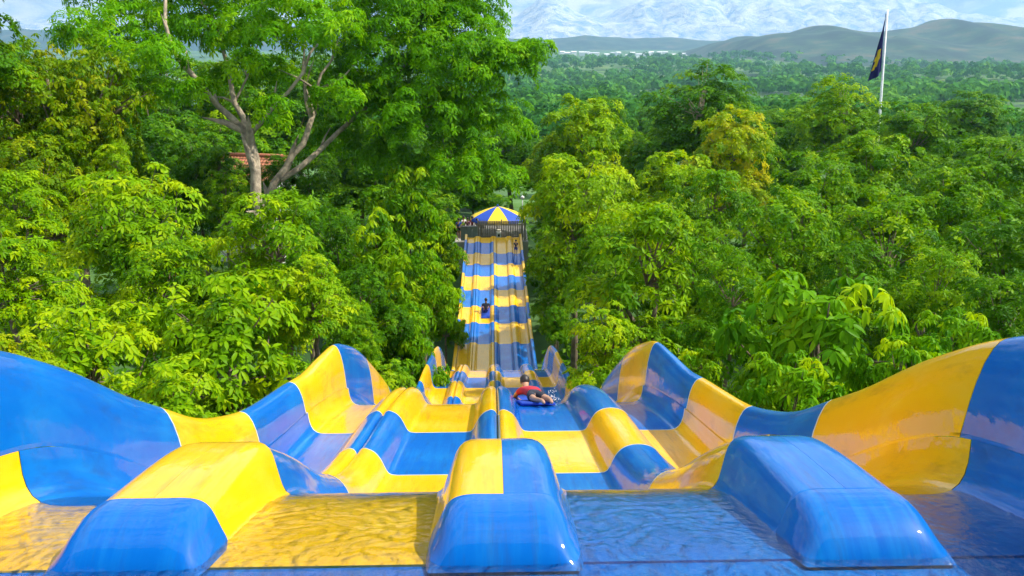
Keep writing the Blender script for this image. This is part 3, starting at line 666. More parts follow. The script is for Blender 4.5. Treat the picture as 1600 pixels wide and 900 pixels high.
# tree hung with a curtain of vines
def vine_tree():
    rng = np.random.default_rng(81); bx, by = -20.8, 39.0; g = float(ground(bx, by)) - 0.1
    H = EYE + 0.4 - g
    lobes = [(0, 0, H - 2.4, 3.4, 3.0, 2.0), (-2.6, 0.4, H - 3.0, 2.2, 2.2, 1.6), (2.4, 0.2, H - 3.2, 1.9, 2.0, 1.5), (0.4, -1.0, H - 4.6, 2.6, 2.2, 1.7), (-3.4, 0.2, H - 6.2, 1.8, 1.8, 1.4)]
    C, N = clumps_on(rng, lobes, 4.2, -0.4)
    parts = [rosette_leaves(rng, C, N, 0.55, 0.8, 9, 6, 0.28, 0.12, 1.2, False, 0.4, 0.2, (-50, 10))]
    PC, PN = [], []
    for i in range(64):                         # hanging strands
        a = rng.uniform(0, 6.28); r = rng.uniform(1.2, 4.3); x0, y0 = r * math.cos(a), r * math.sin(a) * 0.75
        z0 = H - 2.5 - rng.uniform(0, 3.0); ln = rng.uniform(2.5, 6.5); n_ = int(ln / 0.28)
        for k_ in range(n_):
            PC.append((x0 + 0.25 * math.sin(k_ * 0.4 + i), y0 + 0.2 * math.cos(k_ * 0.5 + i), z0 - k_ * 0.28)); PN.append((math.cos(a), math.sin(a), 0.1))
    parts.append(rosette_leaves(rng, np.array(PC), np.array(PN), 0.30, 0.6, 4, 6, 0.26, 0.12, 1.6, False, 0.1, 0.14, (-60, 5)))
    Vs, Fs, Ts, o = [], [], [], 0
    for V, F, T in parts: Vs.append(V); Fs.append(F + o); Ts.append(T); o += len(V)
    cm = np_mesh("crown_vine", np.concatenate(Vs), np.concatenate(Fs), L_VINE, False, np.concatenate(Ts))
    tm = limb_mesh(rng, lobes, C, (0.3, 0, H * 0.55), None, 0.34, 60).mesh("trunk_vine", M_BARK, True)
    big_thing("vine_hung_tree", "tree hung with olive curtains of climbing vines at the left edge", (bx, by, g), cm, tm)
vine_tree()

TREES = [
    ("broad_near", "broad_leaf_tree", 5.43, 12.54, -3.47, 2.46, 120, "leafy tree with large drooping bright leaves just behind the yellow right wall", None),
    ("broad_near", "broad_leaf_tree", 8.51, 13.74, -4.65, 1.17, 155, "small tree with drooping leaves behind the right wall's rising end", None),
    ("tier_b", "tiered_tree", 4.53, 22.68, -4.52, 2.77, 52, "domed fine-leaved tree right of the slide below the far humps", L_TIER),
    ("tier_near", "leafy_shrub", 2.81, 18.95, -6.41, 1.21, 202, "leafy shrub at the dark gap right of the second hump", None),
    ("round_a", "round_tree", 10.09, 26.67, -5.18, 2.93, 245, "tree with thin pale branches behind the large drooping leaves", None),
    ("tier_a", "lime_tree", 4.34, 40.15, -5.61, 3.70, 79, "lime green tree leaning over the right side of the far run-out", L_LIME),
    ("round_c", "lime_tree", 6.39, 57.48, -3.78, 4.50, 46, "tall yellow-green tree right of the striped parasol, below the plain", L_LIME),
    ("open_a", "tall_tree", 17.77, 68.48, -2.12, 6.37, 34, "tallest dark green tree on the right, its thin top against the plain", L_DARK),
    ("round_c", "yellow_tree", 17.11, 57.24, -4.55, 4.16, 10, "golden yellow blossoming tree among the green trees on the right", L_YELLOW),
    ("open_a", "flat_topped_tree", 32.12, 74.39, -3.31, 5.06, 205, "flat-topped tree with pale trunks left of the flagpole", L_MID),
    ("round_d", "dark_tree", 34.73, 65.45, -5.10, 4.89, 281, "dark round tree right of the flagpole base", None),
    ("round_c", "round_tree", 23.83, 49.65, -5.37, 4.33, 148, "round green tree below the flat-topped tree", None),
    ("round_d", "dark_tree", 29.03, 46.43, -5.65, 4.62, 30, "dark spreading tree at the right edge under the tan field", None),
    ("round_b", "round_tree", 16.84, 32.59, -6.33, 3.85, 113, "large green tree in the middle of the right slope", None),
    ("round_a", "round_tree", 18.01, 26.52, -5.65, 3.26, 266, "dark green tree cut by the right edge of the picture", L_DARK),
    ("round_d", "round_tree", 17.97, 43.13, -6.14, 3.80, 274, "green tree right of and below the yellow tree", L_MID),
    ("round_a", "round_tree", 12.52, 18.18, -5.51, 1.76, 184, "dark leafy tree above the right end of the blue wall", L_DARK),
    ("round_c", "round_tree", 10.72, 46.27, -6.14, 3.70, 141, "light green tree left of and below the yellow tree", L_LIME),
    ("round_c", "round_tree", 38.46, 52.88, -5.10, 4.60, 88, "green tree just beyond the right edge of the view", None),
    ("round_d", "round_tree", 24.67, 30.86, -5.18, 3.24, 54, "dark tree beyond the right edge, below the slope's crest", None),
    ("round_d", "round_tree", 28.94, 81.55, -7.24, 5.79, 134, "dark tree behind the yellow tree, towards the plain", None),
    ("round_b", "round_tree", 6.11, 19.33, -5.19, 1.53, 109, "small green tree between the domed tree and the drooping leaves", None),
    ("tier_b", "round_tree", 10.13, 35.96, -5.61, 2.75, 13, "green tree in front of the yellow tree's trunk", L_MID),
    ("round_b", "round_tree", 13.13, 22.23, -5.96, 1.85, 328, "green tree above the drooping leaves on the right slope", None),
    ("tier_a", "tiered_tree", -11.35, 24.96, -3.95, 3.01, 133, "left tree with flat leafy tiers below the vine curtain", None),
    ("tier_b", "tiered_tree", -5.82, 20.82, -3.77, 2.19, 139, "bright leafy tree in front of the big forked trunk", None),
    ("tier_near", "tiered_tree", -5.12, 14.41, -4.18, 2.17, 99, "bright tiered tree above the dip of the left wall", None),
    ("tier_near", "tiered_tree", -6.95, 12.82, -4.23, 1.79, 84, "leafy tree behind the left blue wall", None),
    ("tier_near", "tiered_tree", -3.87, 15.95, -4.28, 1.06, 158, "narrow bright tree left of the dark gap by the yellow hump", None),
    ("tier_near", "leafy_shrub", -2.73, 11.70, -4.81, 0.86, 148, "low leafy shrub behind the left hump of the wall", None),
    ("tier_near", "tiered_tree", -10.52, 16.69, -3.60, 1.23, 321, "bright leafed tree cut by the left edge of the picture", None),
    ("tier_near", "leafy_shrub", -6.93, 10.79, -4.04, 0.79, 190, "yellowish shrub peeping over the left blue wall", L_YELLOW),
    ("broad_b", "broad_leaf_tree", -4.99, 46.03, -6.92, 3.14, 44, "tall tree with long hanging leaves left of the parasol", None),
    ("broad_b", "broad_leaf_tree", -3.51, 36.96, -9.13, 1.99, 310, "dark leafy tree hugging the left edge of the run-out", None),
    ("broad_b", "broad_leaf_tree", -4.46, 29.50, -6.17, 2.29, 172, "tree with hanging leaves between the run-out and the tiered trees", L_MID),
    ("broad_near", "broad_leaf_tree", -2.91, 23.75, -7.83, 1.51, 343, "small hanging-leaf tree left of the far hump", None),
    ("tier_near", "leafy_shrub", -2.25, 15.30, -6.37, 0.73, 198, "leafy shrub behind the left wall's blue tail", None),
    ("round_b", "round_tree", -4.05, 23.09, -6.59, 1.45, 259, "dark round tree behind the yellow left hump", L_DARK),
    ("round_d", "dark_tree", -26.66, 63.52, -4.56, 5.48, 127, "dark tree behind the vine curtain and forked trunk", None),
    ("round_d", "dark_tree", -24.76, 71.18, -6.87, 5.35, 91, "dark tree left of the tiled roof", None),
    ("round_d", "dark_tree", -11.14, 67.12, -6.48, 5.57, 126, "dark tree under the feathery crown, left of the hanging leaves", None),
    ("round_a", "round_tree", -17.69, 31.34, -3.64, 2.37, 242, "olive green tree under the hanging vines", L_VINE),
    ("tier_b", "small_tree", -15.60, 33.31, -4.05, 1.19, 143, "small lime tree right of the hanging vines", L_LIME),
    ("round_d", "dark_tree", -22.81, 35.53, 3.09, 3.45, 45, "dark overhanging crown in the top left corner", None),
    ("round_c", "round_tree", 2.03, 85.30, -8.63, 5.74, 280, "dark tree right behind the striped parasol", L_DARK),
    ("round_d", "dark_tree", 5.40, 63.40, -11.69, 2.83, 153, "dark tree beside the parasol, right of the run-out's end", None),
    ("round_d", "dark_tree", 3.61, 42.59, -11.24, 1.41, 3, "dark narrow tree along the right edge of the run-out", None),
    ("round_d", "dark_tree", -5.27, 82.60, -10.57, 5.60, 149, "dark tree behind the people at the run-out's end", None),
    ("round_a", "round_tree", -9.16, 37.55, -7.23, 2.60, 293, "dark green tree right of the forked trunk's foot", L_DARK),
    ("round_c", "round_tree", -34.69, 53.75, -2.31, 5.02, 159, "green tree beyond the left edge behind the vines", None),
    ("round_c", "round_tree", 12.73, 73.05, -7.62, 4.92, 260, "green tree between the lime tree and the tallest tree", None),
    ("round_d", "round_tree", 23.47, 39.91, -6.38, 3.22, 99, "green tree left of the dark spreading tree", L_MID),
    ("round_d", "dark_tree", -42.36, 88.43, -1.95, 7.52, 211, "dark tree seen between the vine curtain and the forked tree", None),
    ("round_d", "dark_tree", -37.57, 96.15, -0.70, 8.14, 216, "distant dark tree left of the forked tree's limbs", None),
    ("round_c", "dark_tree", -28.36, 87.39, -1.93, 6.41, 306, "green tree seen through the fork of the big trunk", None),
    ("round_d", "dark_tree", -24.05, 91.64, -1.75, 7.78, 147, "dark tree behind the forked tree's right limb", None),
    ("round_d", "dark_tree", -19.65, 97.84, -2.01, 8.31, 220, "distant dark tree behind the leaning trunk", None),
    ("round_d", "dark_tree", -41.67, 75.29, -0.44, 6.95, 231, "dark tree behind the top of the vine curtain", None),
    ("round_c", "round_tree", -39.55, 62.88, 0.10, 6.27, 82, "dark tree cut by the upper left edge", L_DARK),
    ("round_d", "dark_tree", -11.19, 97.62, -9.42, 8.10, 119, "dark tree far behind the feathery crown", None),
    ("round_d", "dark_tree", -1.93, 97.05, -11.27, 6.56, 156, "dark tree far behind the striped parasol, to its left", None),
    ("round_d", "round_tree", -19.44, 52.56, -6.14, 3.14, 132, "dark bushy tree left of the tiled roof's eaves", None),
    ("round_c", "round_tree", -22.00, 46.72, -4.69, 3.14, 22, "green tree in shade right of the vine strands", L_DARK),
    ("round_b", "round_tree", -12.82, 55.34, -7.30, 3.09, 41, "dark bushy tree right of the forked trunk's stem", L_DARK),
    ("round_b", "round_tree", -15.12, 44.92, -7.11, 2.17, 23, "green tree hiding the wall of the tiled house", None),
    ("tier_b", "small_tree", -18.37, 56.18, -7.95, 2.14, 236, "small bushy tree half hiding the tiled roof from the left", L_DARK),
    ("tier_b", "small_tree", -14.95, 56.28, -7.65, 1.91, 320, "small bushy tree at the right end of the tiled roof", L_DARK),
    ("tier_b", "small_tree", -16.10, 53.09, -7.81, 1.60, 143, "small dark tree in front of the tiled roof's right half", L_DARK),
    ("round_d", "dark_tree", -2.01, 77.98, -11.97, 3.45, 265, "dark tree just left behind the striped parasol", None),
    ("broad_b", "broad_leaf_tree", -2.70, 41.00, -12.97, 1.30, 273, "hanging-leaf tree crowding the left side of the lower run-out", None),
    ("broad_b", "broad_leaf_tree", -3.41, 51.93, -11.51, 1.81, 331, "leafy tree leaning over the left side of the upper run-out", L_MID),
    ("tier_b", "round_tree", 3.53, 49.85, -11.46, 1.74, 241, "green tree leaning over the right side of the upper run-out", None),
    ("round_a", "round_tree", 3.15, 38.38, -11.29, 1.29, 358, "bushy tree crowding the right side of the lower run-out", None),
    ("tier_b", "small_tree", -17.51, 51.37, -6.57, 1.95, 175, "bushy green tree covering the left end of the tiled roof", L_DARK),
    ("tier_b", "small_tree", -13.59, 49.06, -7.29, 1.18, 74, "little bushy tree under the right eave of the tiled roof", L_DARK),
    ("round_c", "round_tree", 20.43, 62.75, -7.04, 3.74, 344, "green tree directly right behind the yellow tree", None),
    ("round_a", "round_tree", 14.04, 35.66, -6.57, 2.46, 100, "green tree below the yellow tree, right side", None),
    ("round_b", "round_tree", 11.35, 24.23, -6.29, 1.91, 34, "dark green tree directly above the large drooping leaves", L_DARK),
    ("round_c", "round_tree", 29.71, 56.21, -7.86, 4.05, 211, "green tree below the dark round tree by the flagpole", None),
    ("round_d", "dark_tree", 56.59, 88.90, -10.53, 7.07, 103, "dark tree below the plain at the right edge", None),
    ("round_c", "round_tree", 41.48, 60.37, -7.96, 4.82, 325, "green tree at the far right edge, under the field", None),
    ("tier_b", "round_tree", 7.03, 45.68, -8.05, 2.59, 323, "lime green tree over the right side of the landing", L_LIME),
    ("round_b", "round_tree", 5.73, 29.82, -8.51, 1.74, 225, "dark tree under the domed fine-leaved tree", L_DARK),
    ("round_a", "round_tree", 4.64, 34.21, -7.87, 1.69, 141, "green tree beside the middle of the run-out, right", None),
    ("tier_b", "round_tree", 7.34, 28.41, -6.30, 1.98, 94, "fine-leaved tree behind the domed tree, to its right", None),
    ("round_d", "dark_tree", 2.62, 32.22, -10.90, 0.82, 182, "dark narrow bush at the foot of the run-out, right", None),
    ("round_a", "round_tree", 15.92, 21.11, -6.21, 2.03, 223, "green tree cut by the right edge above the blue wall", None),
    ("broad_b", "broad_leaf_tree", -3.22, 48.21, -13.35, 1.41, 301, "hanging-leaf tree against the left edge of the upper run-out", None),
    ("round_c", "round_tree", -4.37, 63.40, -11.69, 2.57, 164, "green tree left of the people at the landing", None),
    ("round_a", "round_tree", -7.23, 35.40, -7.40, 2.17, 324, "shaded tree between the bright tiered tree and the hanging leaves", L_DARK),
    ("round_a", "round_tree", -3.62, 19.00, -6.26, 0.88, 285, "small green tree just behind the top of the left hump", None),
    ("tier_near", "tiered_tree", -10.69, 18.28, -5.22, 1.60, 101, "bright leafy tree at the left, above the blue wall", None),
    ("tier_b", "tiered_tree", -8.58, 20.43, -5.04, 1.86, 165, "tiered tree in the middle of the left bank of leaves", None),
    ("tier_b", "tiered_tree", -6.63, 21.35, -5.45, 1.68, 51, "yellow-green tree right of the middle of the left bank", L_LIME),
    ("tier_b", "tiered_tree", -16.17, 26.99, -4.14, 1.95, 31, "olive lime tree under the left end of the vines", L_LIME),
    ("tier_near", "leafy_shrub", -4.93, 10.95, -4.51, 1.23, 117, "low leafy shrub behind the dip of the left wall", L_TIER),
    ("broad_near", "leafy_shrub", 4.07, 10.25, -4.08, 1.06, 142, "low drooping shrub behind the dip of the right wall", None),
    ("broad_near", "leafy_shrub", 3.40, 12.12, -4.82, 0.78, 298, "leafy shrub behind the right hump of the wall", None),
    ("broad_near", "leafy_shrub", 5.92, 10.30, -3.91, 1.02, 315, "low drooping shrub behind the right yellow wall panel", None),
]
for key, nm, x, y, top, rad, rz, lab, lm in TREES: plant(nm, key, x, y, top, rad, rz, lab, "shrub" if "shrub" in nm else "tree", None, lm)

# trees on the edge of the plain
rng = np.random.default_rng(5)
for i, (x, y, h, r, key, lm) in enumerate([(150, 262, 13, 9, "round_d", L_DARK), (168, 270, 15, 10, "round_c", L_MID), (187, 268, 12, 9, "round_d", L_DARK), (205, 285, 14, 11, "round_c", L_MID), (132, 275, 11, 8, "round_d", L_MID),
        (30, 150, 13, 7, "round_d", L_DARK), (21, 165, 14, 8, "round_c", L_MID), (44, 170, 12, 7, "round_d", L_MID), (58, 140, 13, 8, "round_c", L_DARK), (82, 160, 12, 8, "round_d", L_MID), (100, 175, 13, 8, "round_c", L_DARK), (70, 210, 13, 9, "round_d", L_DARK), (120, 200, 12, 9, "round_c", L_MID), (15, 110, 13, 6, "round_d", L_DARK), (40, 108, 12, 6, "round_c", L_MID), (62, 104, 13, 6.5, "round_d", L_DARK), (84, 118, 13, 7, "round_c", L_MID), (-20, 100, 14, 7, "round_d", L_DARK), (-42, 95, 14, 7, "round_d", L_DARK), (-60, 80, 14, 7, "round_c", L_MID)]):
    g = float(ground(x, y)); plant("plain_tree", key, x, y, g - EYE + h, r, float(rng.uniform(0, 360)), "round tree on the hazy lower ground behind the slope's treetops", "tree", "trees on the lower ground", lm)
bt = MB(); rr = np.random.default_rng(3)
bt.tube([(0, 0, -.3), (0.2, 0, 3), (0, 0.2, 6)], [0.55, 0.42, 0.34], 8)
for i in range(16):
    a = rr.uniform(0, 6.28); z0 = rr.uniform(4, 6.4); e = Vector((math.cos(a) * rr.uniform(2.5, 6), math.sin(a) * rr.uniform(2.5, 6), z0 + rr.uniform(3, 7))); s0 = Vector((0, 0.1, z0))
    bt.tube([s0, s0.lerp(e, .5) + Vector((rr.normal() * .5, rr.normal() * .5, 0.6)), e], [0.24, 0.16, 0.06], 6)
bo = tag(empty("bare_tree", (143, 250, float(ground(143, 250)))), "pale leafless tree on the plain right of the flagpole", "tree"); bt.build("trunk", M_BARKPALE, bo, True)

# undergrowth on the slope
def scatter_under():
    rng = np.random.default_rng(17); n = 5200
    y = rng.uniform(3, 92, n); x = rng.uniform(-1, 1, n) * (9 + y * 0.62); keep = np.abs(x) > 3.0; x, y = x[keep], y[keep]
    C = np.stack([x, y, ground(x, y) + rng.uniform(0.2, 1.5, len(x))], -1); N = np.tile([0, 0, 1.0], (len(x), 1))
    V, F, T = rosette_leaves(rng, C, N, 0.6, 0.7, 3, 7, 0.45, 0.17, 1.1, False, 1.0, 0.18, (-30, 25))
    return np_mesh("undergrowth", V, F, L_DARK, False, T)
tag(link("undergrowth", scatter_under()), "dark leafy undergrowth covering the slope beneath the trees", "undergrowth", kind="stuff")

# far-off woods on the plain
def far_wood(d0, d1, n, q, card, seed):
    rng = np.random.default_rng(seed)
    D = np.exp(rng.uniform(math.log(d0), math.log(d1), n)); A = np.radians(rng.uniform(-9, 42, n))
    x = D * np.sin(A); y = D * np.cos(A)
    clear = np.sin(x * 0.013 + 0.8 * np.sin(y * 0.007)) * np.sin(y * 0.0085 + 1.1 + np.sin(x * 0.009)) > 0.42
    keep = ~(clear & (D > 330)) & ~(((x - 262) / 75) ** 2 + ((y - 372) / 42) ** 2 < 1); x, y = x[keep], y[keep]; n = len(x); D = np.hypot(x, y)
    d = unit(rng.normal(size=(n, q, 3))); d[..., 2] = np.abs(d[..., 2]) * 1.0 - 0.15
    s = rng.choice([0.5, 0.7, 0.95, 1.25, 1.6], (n, 1, 1)) * rng.uniform(0.85, 1.15, (n, 1, 1)) * (1 + D[:, None, None] / 3500); rad = np.array([5.0, 5.0, 4.6])
    c = np.stack([x, y, ground(x, y) + 4.6 * s[:, 0, 0]], -1)[:, None, :]
    lump = 0.78 + 0.28 * np.sin(d[..., 0:1] * 5 + rng.uniform(0, 6, (n, 1, 1))) * np.sin(d[..., 1:2] * 5 + d[..., 2:3] * 4 + rng.uniform(0, 6, (n, 1, 1)))
    P = (c + d * rad * s * lump).reshape(-1, 3); dd = unit(d).reshape(-1, 3); m = len(P)
    t = unit(np.cross(dd, rng.normal(size=(m, 3)))); ss = np.repeat(s[:, 0, 0], q)
    tint = np.repeat(np.clip(rng.normal(0.45, 0.22, n), 0, 1), q) + rng.normal(0, 0.08, m)
    V, F, T = leaves(P - t * ss[:, None] * 0.45 * card, t, dd + rng.normal(0, 0.3, (m, 3)), ss * card, ss * card * 0.76, np.full(m, 0.5), np.clip(tint, 0, 1), False)
    return V, F, T
fa, fb = far_wood(200, 620, 1000, 210, 1.25, 23), far_wood(620, 2700, 5600, 42, 3.0, 24)
tag(link("far_wood", np_mesh("far_wood", np.concatenate([fa[0], fb[0]]), np.concatenate([fa[1], fb[1] + len(fa[0])]), L_FAR, False, np.concatenate([fa[2], fb[2]]))), "far-off green woodland spread over the plain below the hills", "woodland", kind="stuff")

# tan field on the plain
xs = np.linspace(-1, 1, 30); X, Yg = np.meshgrid(xs, xs); rr_ = np.maximum(np.abs(X), np.abs(Yg)) / np.maximum(np.hypot(X, Yg), 1e-6)
fx = 262 + X * rr_ * 66; fy = 372 + Yg * rr_ * 36
V = np.stack([fx, fy, ground(fx, fy) + 0.9], -1).reshape(-1, 3); I = np.arange(900).reshape(30, 30)
F = np.stack([I[:-1, :-1], I[:-1, 1:], I[1:, 1:], I[1:, :-1]], -1).reshape(-1, 4)
tag(link("field", np_mesh("field", V, F, simple("dry_grass", (0.42, 0.37, 0.10), 0.95, 0, 0.25, 0.08), True)), kind="structure")

# ------------------------------------------------------------------ distant white buildings
M_WHITE = simple("white_render", (0.80, 0.80, 0.77), 0.7, 0, 0.05, 1)
M_TILE = simple("clay_tiles", (0.36, 0.13, 0.06), 0.8, 0, 0.35, 8)
M_ZINC = simple("zinc_roof", (0.55, 0.56, 0.57), 0.5, 0, 0.15, 2)
M_GLASS = simple("dark_glass", (0.03, 0.04, 0.05), 0.1)
rng = np.random.default_rng(41)
wm, rm = {}, {}
for k_ in range(4):
    L_, W_, H_ = [(26, 14, 8), (40, 14, 7), (18, 12, 11), (32, 16, 10)][k_]
    mb = MB().box((0, 0, H_ / 2), (L_, W_, H_)); wm[k_] = mb.mesh("wall", M_WHITE)
    mb = MB(); x, y, z, hr = L_ / 2 + 1, W_ / 2 + 1, H_, 2.6
    mb.add([(-x, -y, z), (x, -y, z), (x, y, z), (-x, y, z), (-x, 0, z + hr), (x, 0, z + hr)], [(0, 1, 5, 4), (2, 3, 4, 5), (1, 2, 5), (3, 0, 4), (3, 2, 1, 0)]); rm[k_] = mb.mesh("roof", M_ZINC if k_ % 2 else M_WHITE)
for i in range(34):
    px = 872 + (1205 - 872) * (i + rng.uniform(-.4, .4)) / 33
    if 925 < px < 940: continue
    D = rng.uniform(2950, 3250); x = (px - 770) * D / 1244; k_ = int(rng.integers(4))
    o = tag(empty("distant_building", (x, D, float(ground(x, D)) - 0.2), float(rng.uniform(-.5, .5))), "tiny white building in the row below the hills", "building", "white buildings on the plain")
    o.scale = (1, 1, 1.25)
    link("wall", wm[k_], o); link("roof", rm[k_], o)

# ------------------------------------------------------------------ house with tiled roof behind the forked tree
hb = tag(empty("tiled_house", (-18.6, 62.5, float(ground(-18.6, 62.5)) - 0.1), R(-14)), "house with red clay tile roof and white gable behind the forked trunk", "house"); hb.scale = (0.78, 0.9, 1.0)
gz = float(ground(-20, 62.5)); hh = EYE - 10.0 - gz
MB().box((0, 0, hh / 2), (6.4, 5.0, hh)).build("wall", M_WHITE, hb)
rf = MB(); NX = 44
for sd in (-1, 1):                                   # corrugated clay courses
    for c_ in range(9):
        y0, y1 = 3.1 - c_ * 0.345, 3.1 - (c_ + 1) * 0.345 - 0.03; z0 = hh - 0.25 + c_ * 0.20; z1 = z0 + 0.20 - 0.03
        P = [(-3.7 + 7.4 * i / NX, sd * yy, zz + 0.05 * abs(math.sin(i * math.pi / 2))) for yy, zz in ((y0, z0 + .05), (y1, z1 + .05)) for i in range(NX + 1)]
        rf.add(P, [(i, i + 1, NX + 2 + i, NX + 1 + i) for i in range(NX)])
roof = rf.build("roof", M_TILE, hb)
MB().tube([(-3.7, 0, hh + 1.66), (3.7, 0, hh + 1.66)], 0.14, 8).build("ridge_cap", M_TILE, roof, True)
MB().add([(3.2, -2.5, hh), (3.2, 2.5, hh), (3.2, 0, hh + 1.5), (-3.2, -2.5, hh), (-3.2, 2.5, hh), (-3.2, 0, hh + 1.5)], [(0, 1, 2), (4, 3, 5), (0, 2, 5, 3), (1, 4, 5, 2)]).build("gable", M_WHITE, hb)
for sd in (-1, 1): MB().box((0, sd * 3.13, hh - 0.27), (7.5, 0.06, 0.22)).build("fascia", M_WHITE, hb)
for xw in (-1.8, 1.8):
    wn = MB().box((xw, -2.51, hh - 1.6), (1.2, 0.06, 1.3)).build("window", M_WHITE, hb); MB().box((xw, -2.55, hh - 1.6), (1.0, 0.04, 1.1)).build("pane", M_GLASS, wn)
MB().box((0, -2.51, 1.05), (1.0, 0.08, 2.1)).build("door", simple("brown_door", (0.16, 0.08, 0.04)), hb)

# ------------------------------------------------------------------ flagpole and limp flag
fp = (35.6, 75.0); g = float(ground(*fp)); top = EYE + 2.6
MB_ = MB().tube([((top - g) * 0.062, 0, -0.3), ((top - g - 8) * 0.062, 0, 8), (0, 0, top - g)], [0.16, 0.13, 0.07], 12)
po = tag(MB_.build("flagpole", simple("white_paint", (0.78, 0.78, 0.78), 0.35), None, True), "tall thin white flagpole rising above the treetops on the right", "flagpole"); po.location = (fp[0], fp[1], g)
M_NAVY = simple("navy_cloth", (0.008, 0.010, 0.11), 0.85); M_GOLD = simple("gold_cloth", (0.75, 0.52, 0.02), 0.8)
def flag_pt(u, v):
    """u 0..1 from the hoist outwards, v 0..1 from the head down; the cloth hangs limp in folds"""
    zt = top - 0.35 - v * 5.0 - u * 0.9; spread = (0.08 + 1.30 * v ** 1.1)
    x = -0.10 - u * spread; yq = 0.16 * math.sin(u * 9 + v * 2.0) * (0.3 + v) + 0.07 * math.sin(u * 19 + v * 5)
    return (fp[0] + x + (v * 5.0 + u * 0.9) * 0.062, fp[1] + yq, zt - 0.25 * math.sin(u * 3.1) * v)
nu, nv = 22, 26
Vf = [flag_pt(i / nu, k_ / nv) for k_ in range(nv + 1) for i in range(nu + 1)]
Ff = [(k_ * (nu + 1) + i, k_ * (nu + 1) + i + 1, (k_ + 1) * (nu + 1) + i + 1, (k_ + 1) * (nu + 1) + i) for k_ in range(nv) for i in range(nu)]
fl = tag(MB().add(Vf, Ff).build("flag", M_NAVY, None, True), "limp dark blue flag with a yellow emblem hanging from the pole", "flag")
em = MB()                                             # yellow emblem printed on both faces, follows the cloth
for off in (-0.012, 0.012):
    for (u0, u1, v0, v1) in ((0.42, 0.62, 0.50, 0.80), (0.30, 0.78, 0.60, 0.68), (0.50, 0.74, 0.74, 0.84)):
        P = []; a_, b_ = 6, 6
        for k_ in range(b_ + 1):
            for i in range(a_ + 1):
                q = flag_pt(u0 + (u1 - u0) * i / a_ + 0.05 * (k_ / b_), v0 + (v1 - v0) * k_ / b_); P.append((q[0], q[1] + off, q[2]))
        em.add(P, [(k_ * (a_ + 1) + i, k_ * (a_ + 1) + i + 1, (k_ + 1) * (a_ + 1) + i + 1, (k_ + 1) * (a_ + 1) + i) for k_ in range(b_) for i in range(a_)])
em.build("emblem", M_GOLD, fl, True)

# ------------------------------------------------------------------ landing: deck, fence, parasol, lamp
ZD = EYE - 15.15
M_CONC = simple("concrete", (0.40, 0.37, 0.33), 0.9, 0, 0.2, 1.5)
tag(MB().box((-0.15, 64.6, ZD - 1.6), (5.8, 7.4, 3.2), ch=0.03).build("landing_deck", M_CONC), kind="structure")
M_WOOD = simple("weathered_wood", (0.33, 0.28, 0.23), 0.85, 0, 0.3, 5); M_GREYP = simple("grey_panel", (0.22, 0.25, 0.22), 0.8, 0, 0.15, 2)
fe = tag(empty("slat_fence", (0, 61.0, ZD)), "grey-brown slatted fence closing the end of the run-out below the parasol", "fence")
for i in range(27):
    x = -1.15 + i * 0.138
    MB().box((x, 0, 0.85), (0.112, 0.03, 1.55), ch=0.006).build("slat", M_WOOD, fe)
for z in (0.35, 1.30): MB().box((0.65, 0.045, z), (3.75, 0.05, 0.09)).build("rail", M_WOOD, fe)
for x in (-1.2, 0.65, 2.5): MB().box((x, 0.10, 0.85), (0.10, 0.10, 1.75), ch=0.01).build("post", M_WOOD, fe)
lw_ = tag(empty("grey_barrier", (0, 61.0, ZD)), "low grey-green barrier left of the slatted fence, people behind it", "barrier")
for i in range(3): MB().box((-2.35 + i * 0.45, 0, 0.62), (0.435, 0.06, 1.1), ch=0.01).build("panel", M_GREYP, lw_)
MB().box((-1.9, 0, 1.20), (1.40, 0.10, 0.06)).build("cap_rail", M_STEEL, lw_)
bx_ = tag(empty("white_box", (0.42, 60.72, EYE - 14.75)), "small white box with a dark opening standing before the fence", "box")
MB().box((0, 0, 0.22), (0.36, 0.30, 0.44), ch=0.02).build("housing", M_WHITE, bx_); MB().box((0, -0.155, 0.16), (0.16, 0.02, 0.20)).build("opening", M_GLASS, bx_)  # opening is a dark plate, the hole's shade put into its colour
MB().box((0, 0, 0.52), (0.30, 0.24, 0.14), ch=0.02).build("lid", simple("cream_paint", (0.6, 0.56, 0.42)), bx_)

ur = tag(empty("striped_parasol", (0.36, 63.2, ZD)), "big blue and yellow striped parasol at the end of the slide", "parasol")
M_CY = simple("canvas_yellow", (0.80, 0.55, 0.01), 0.7, 0, 0.06); M_CB = simple("canvas_blue", (0.01, 0.07, 0.45), 0.7, 0, 0.06)
ez, pz, rad, nP = 1.45, 2.32, 2.28, 8
for k_ in range(nP):
    P = []; a0, a1 = 2 * math.pi * (k_ - 0.5) / nP + 0.0, 2 * math.pi * (k_ + 0.5) / nP
    for i in range(7):
        t = i / 6
        for q in range(5):
            a = a0 + (a1 - a0) * q / 4 - math.pi / 2; r = 0.06 + (rad - 0.06) * t * (1 - 0.03 * math.sin(q / 4 * math.pi))
            z = pz - (pz - ez) * (t ** 1.35) - 0.05 * math.sin(q / 4 * math.pi) * t
            P.append((r * math.cos(a), r * math.sin(a), z))
    n0 = len(P)
    for q in range(5): P.append((P[30 + q][0], P[30 + q][1], P[30 + q][2] - 0.14))
    Fq = [(i * 5 + q, (i + 1) * 5 + q, (i + 1) * 5 + q + 1, i * 5 + q + 1) for i in range(6) for q in range(4)] + [(30 + q, n0 + q, n0 + q + 1, 31 + q) for q in range(4)]
    MB().add(P, Fq).build("canopy_panel", M_CY if k_ % 2 == 0 else M_CB, ur, True)
    MB().tube([(0.05 * math.cos(a0 - math.pi / 2), 0.05 * math.sin(a0 - math.pi / 2), pz - 0.06), (rad * math.cos(a0 - math.pi / 2), rad * math.sin(a0 - math.pi / 2), ez - 0.03)], 0.018, 6).build("rib", M_STEEL, ur)
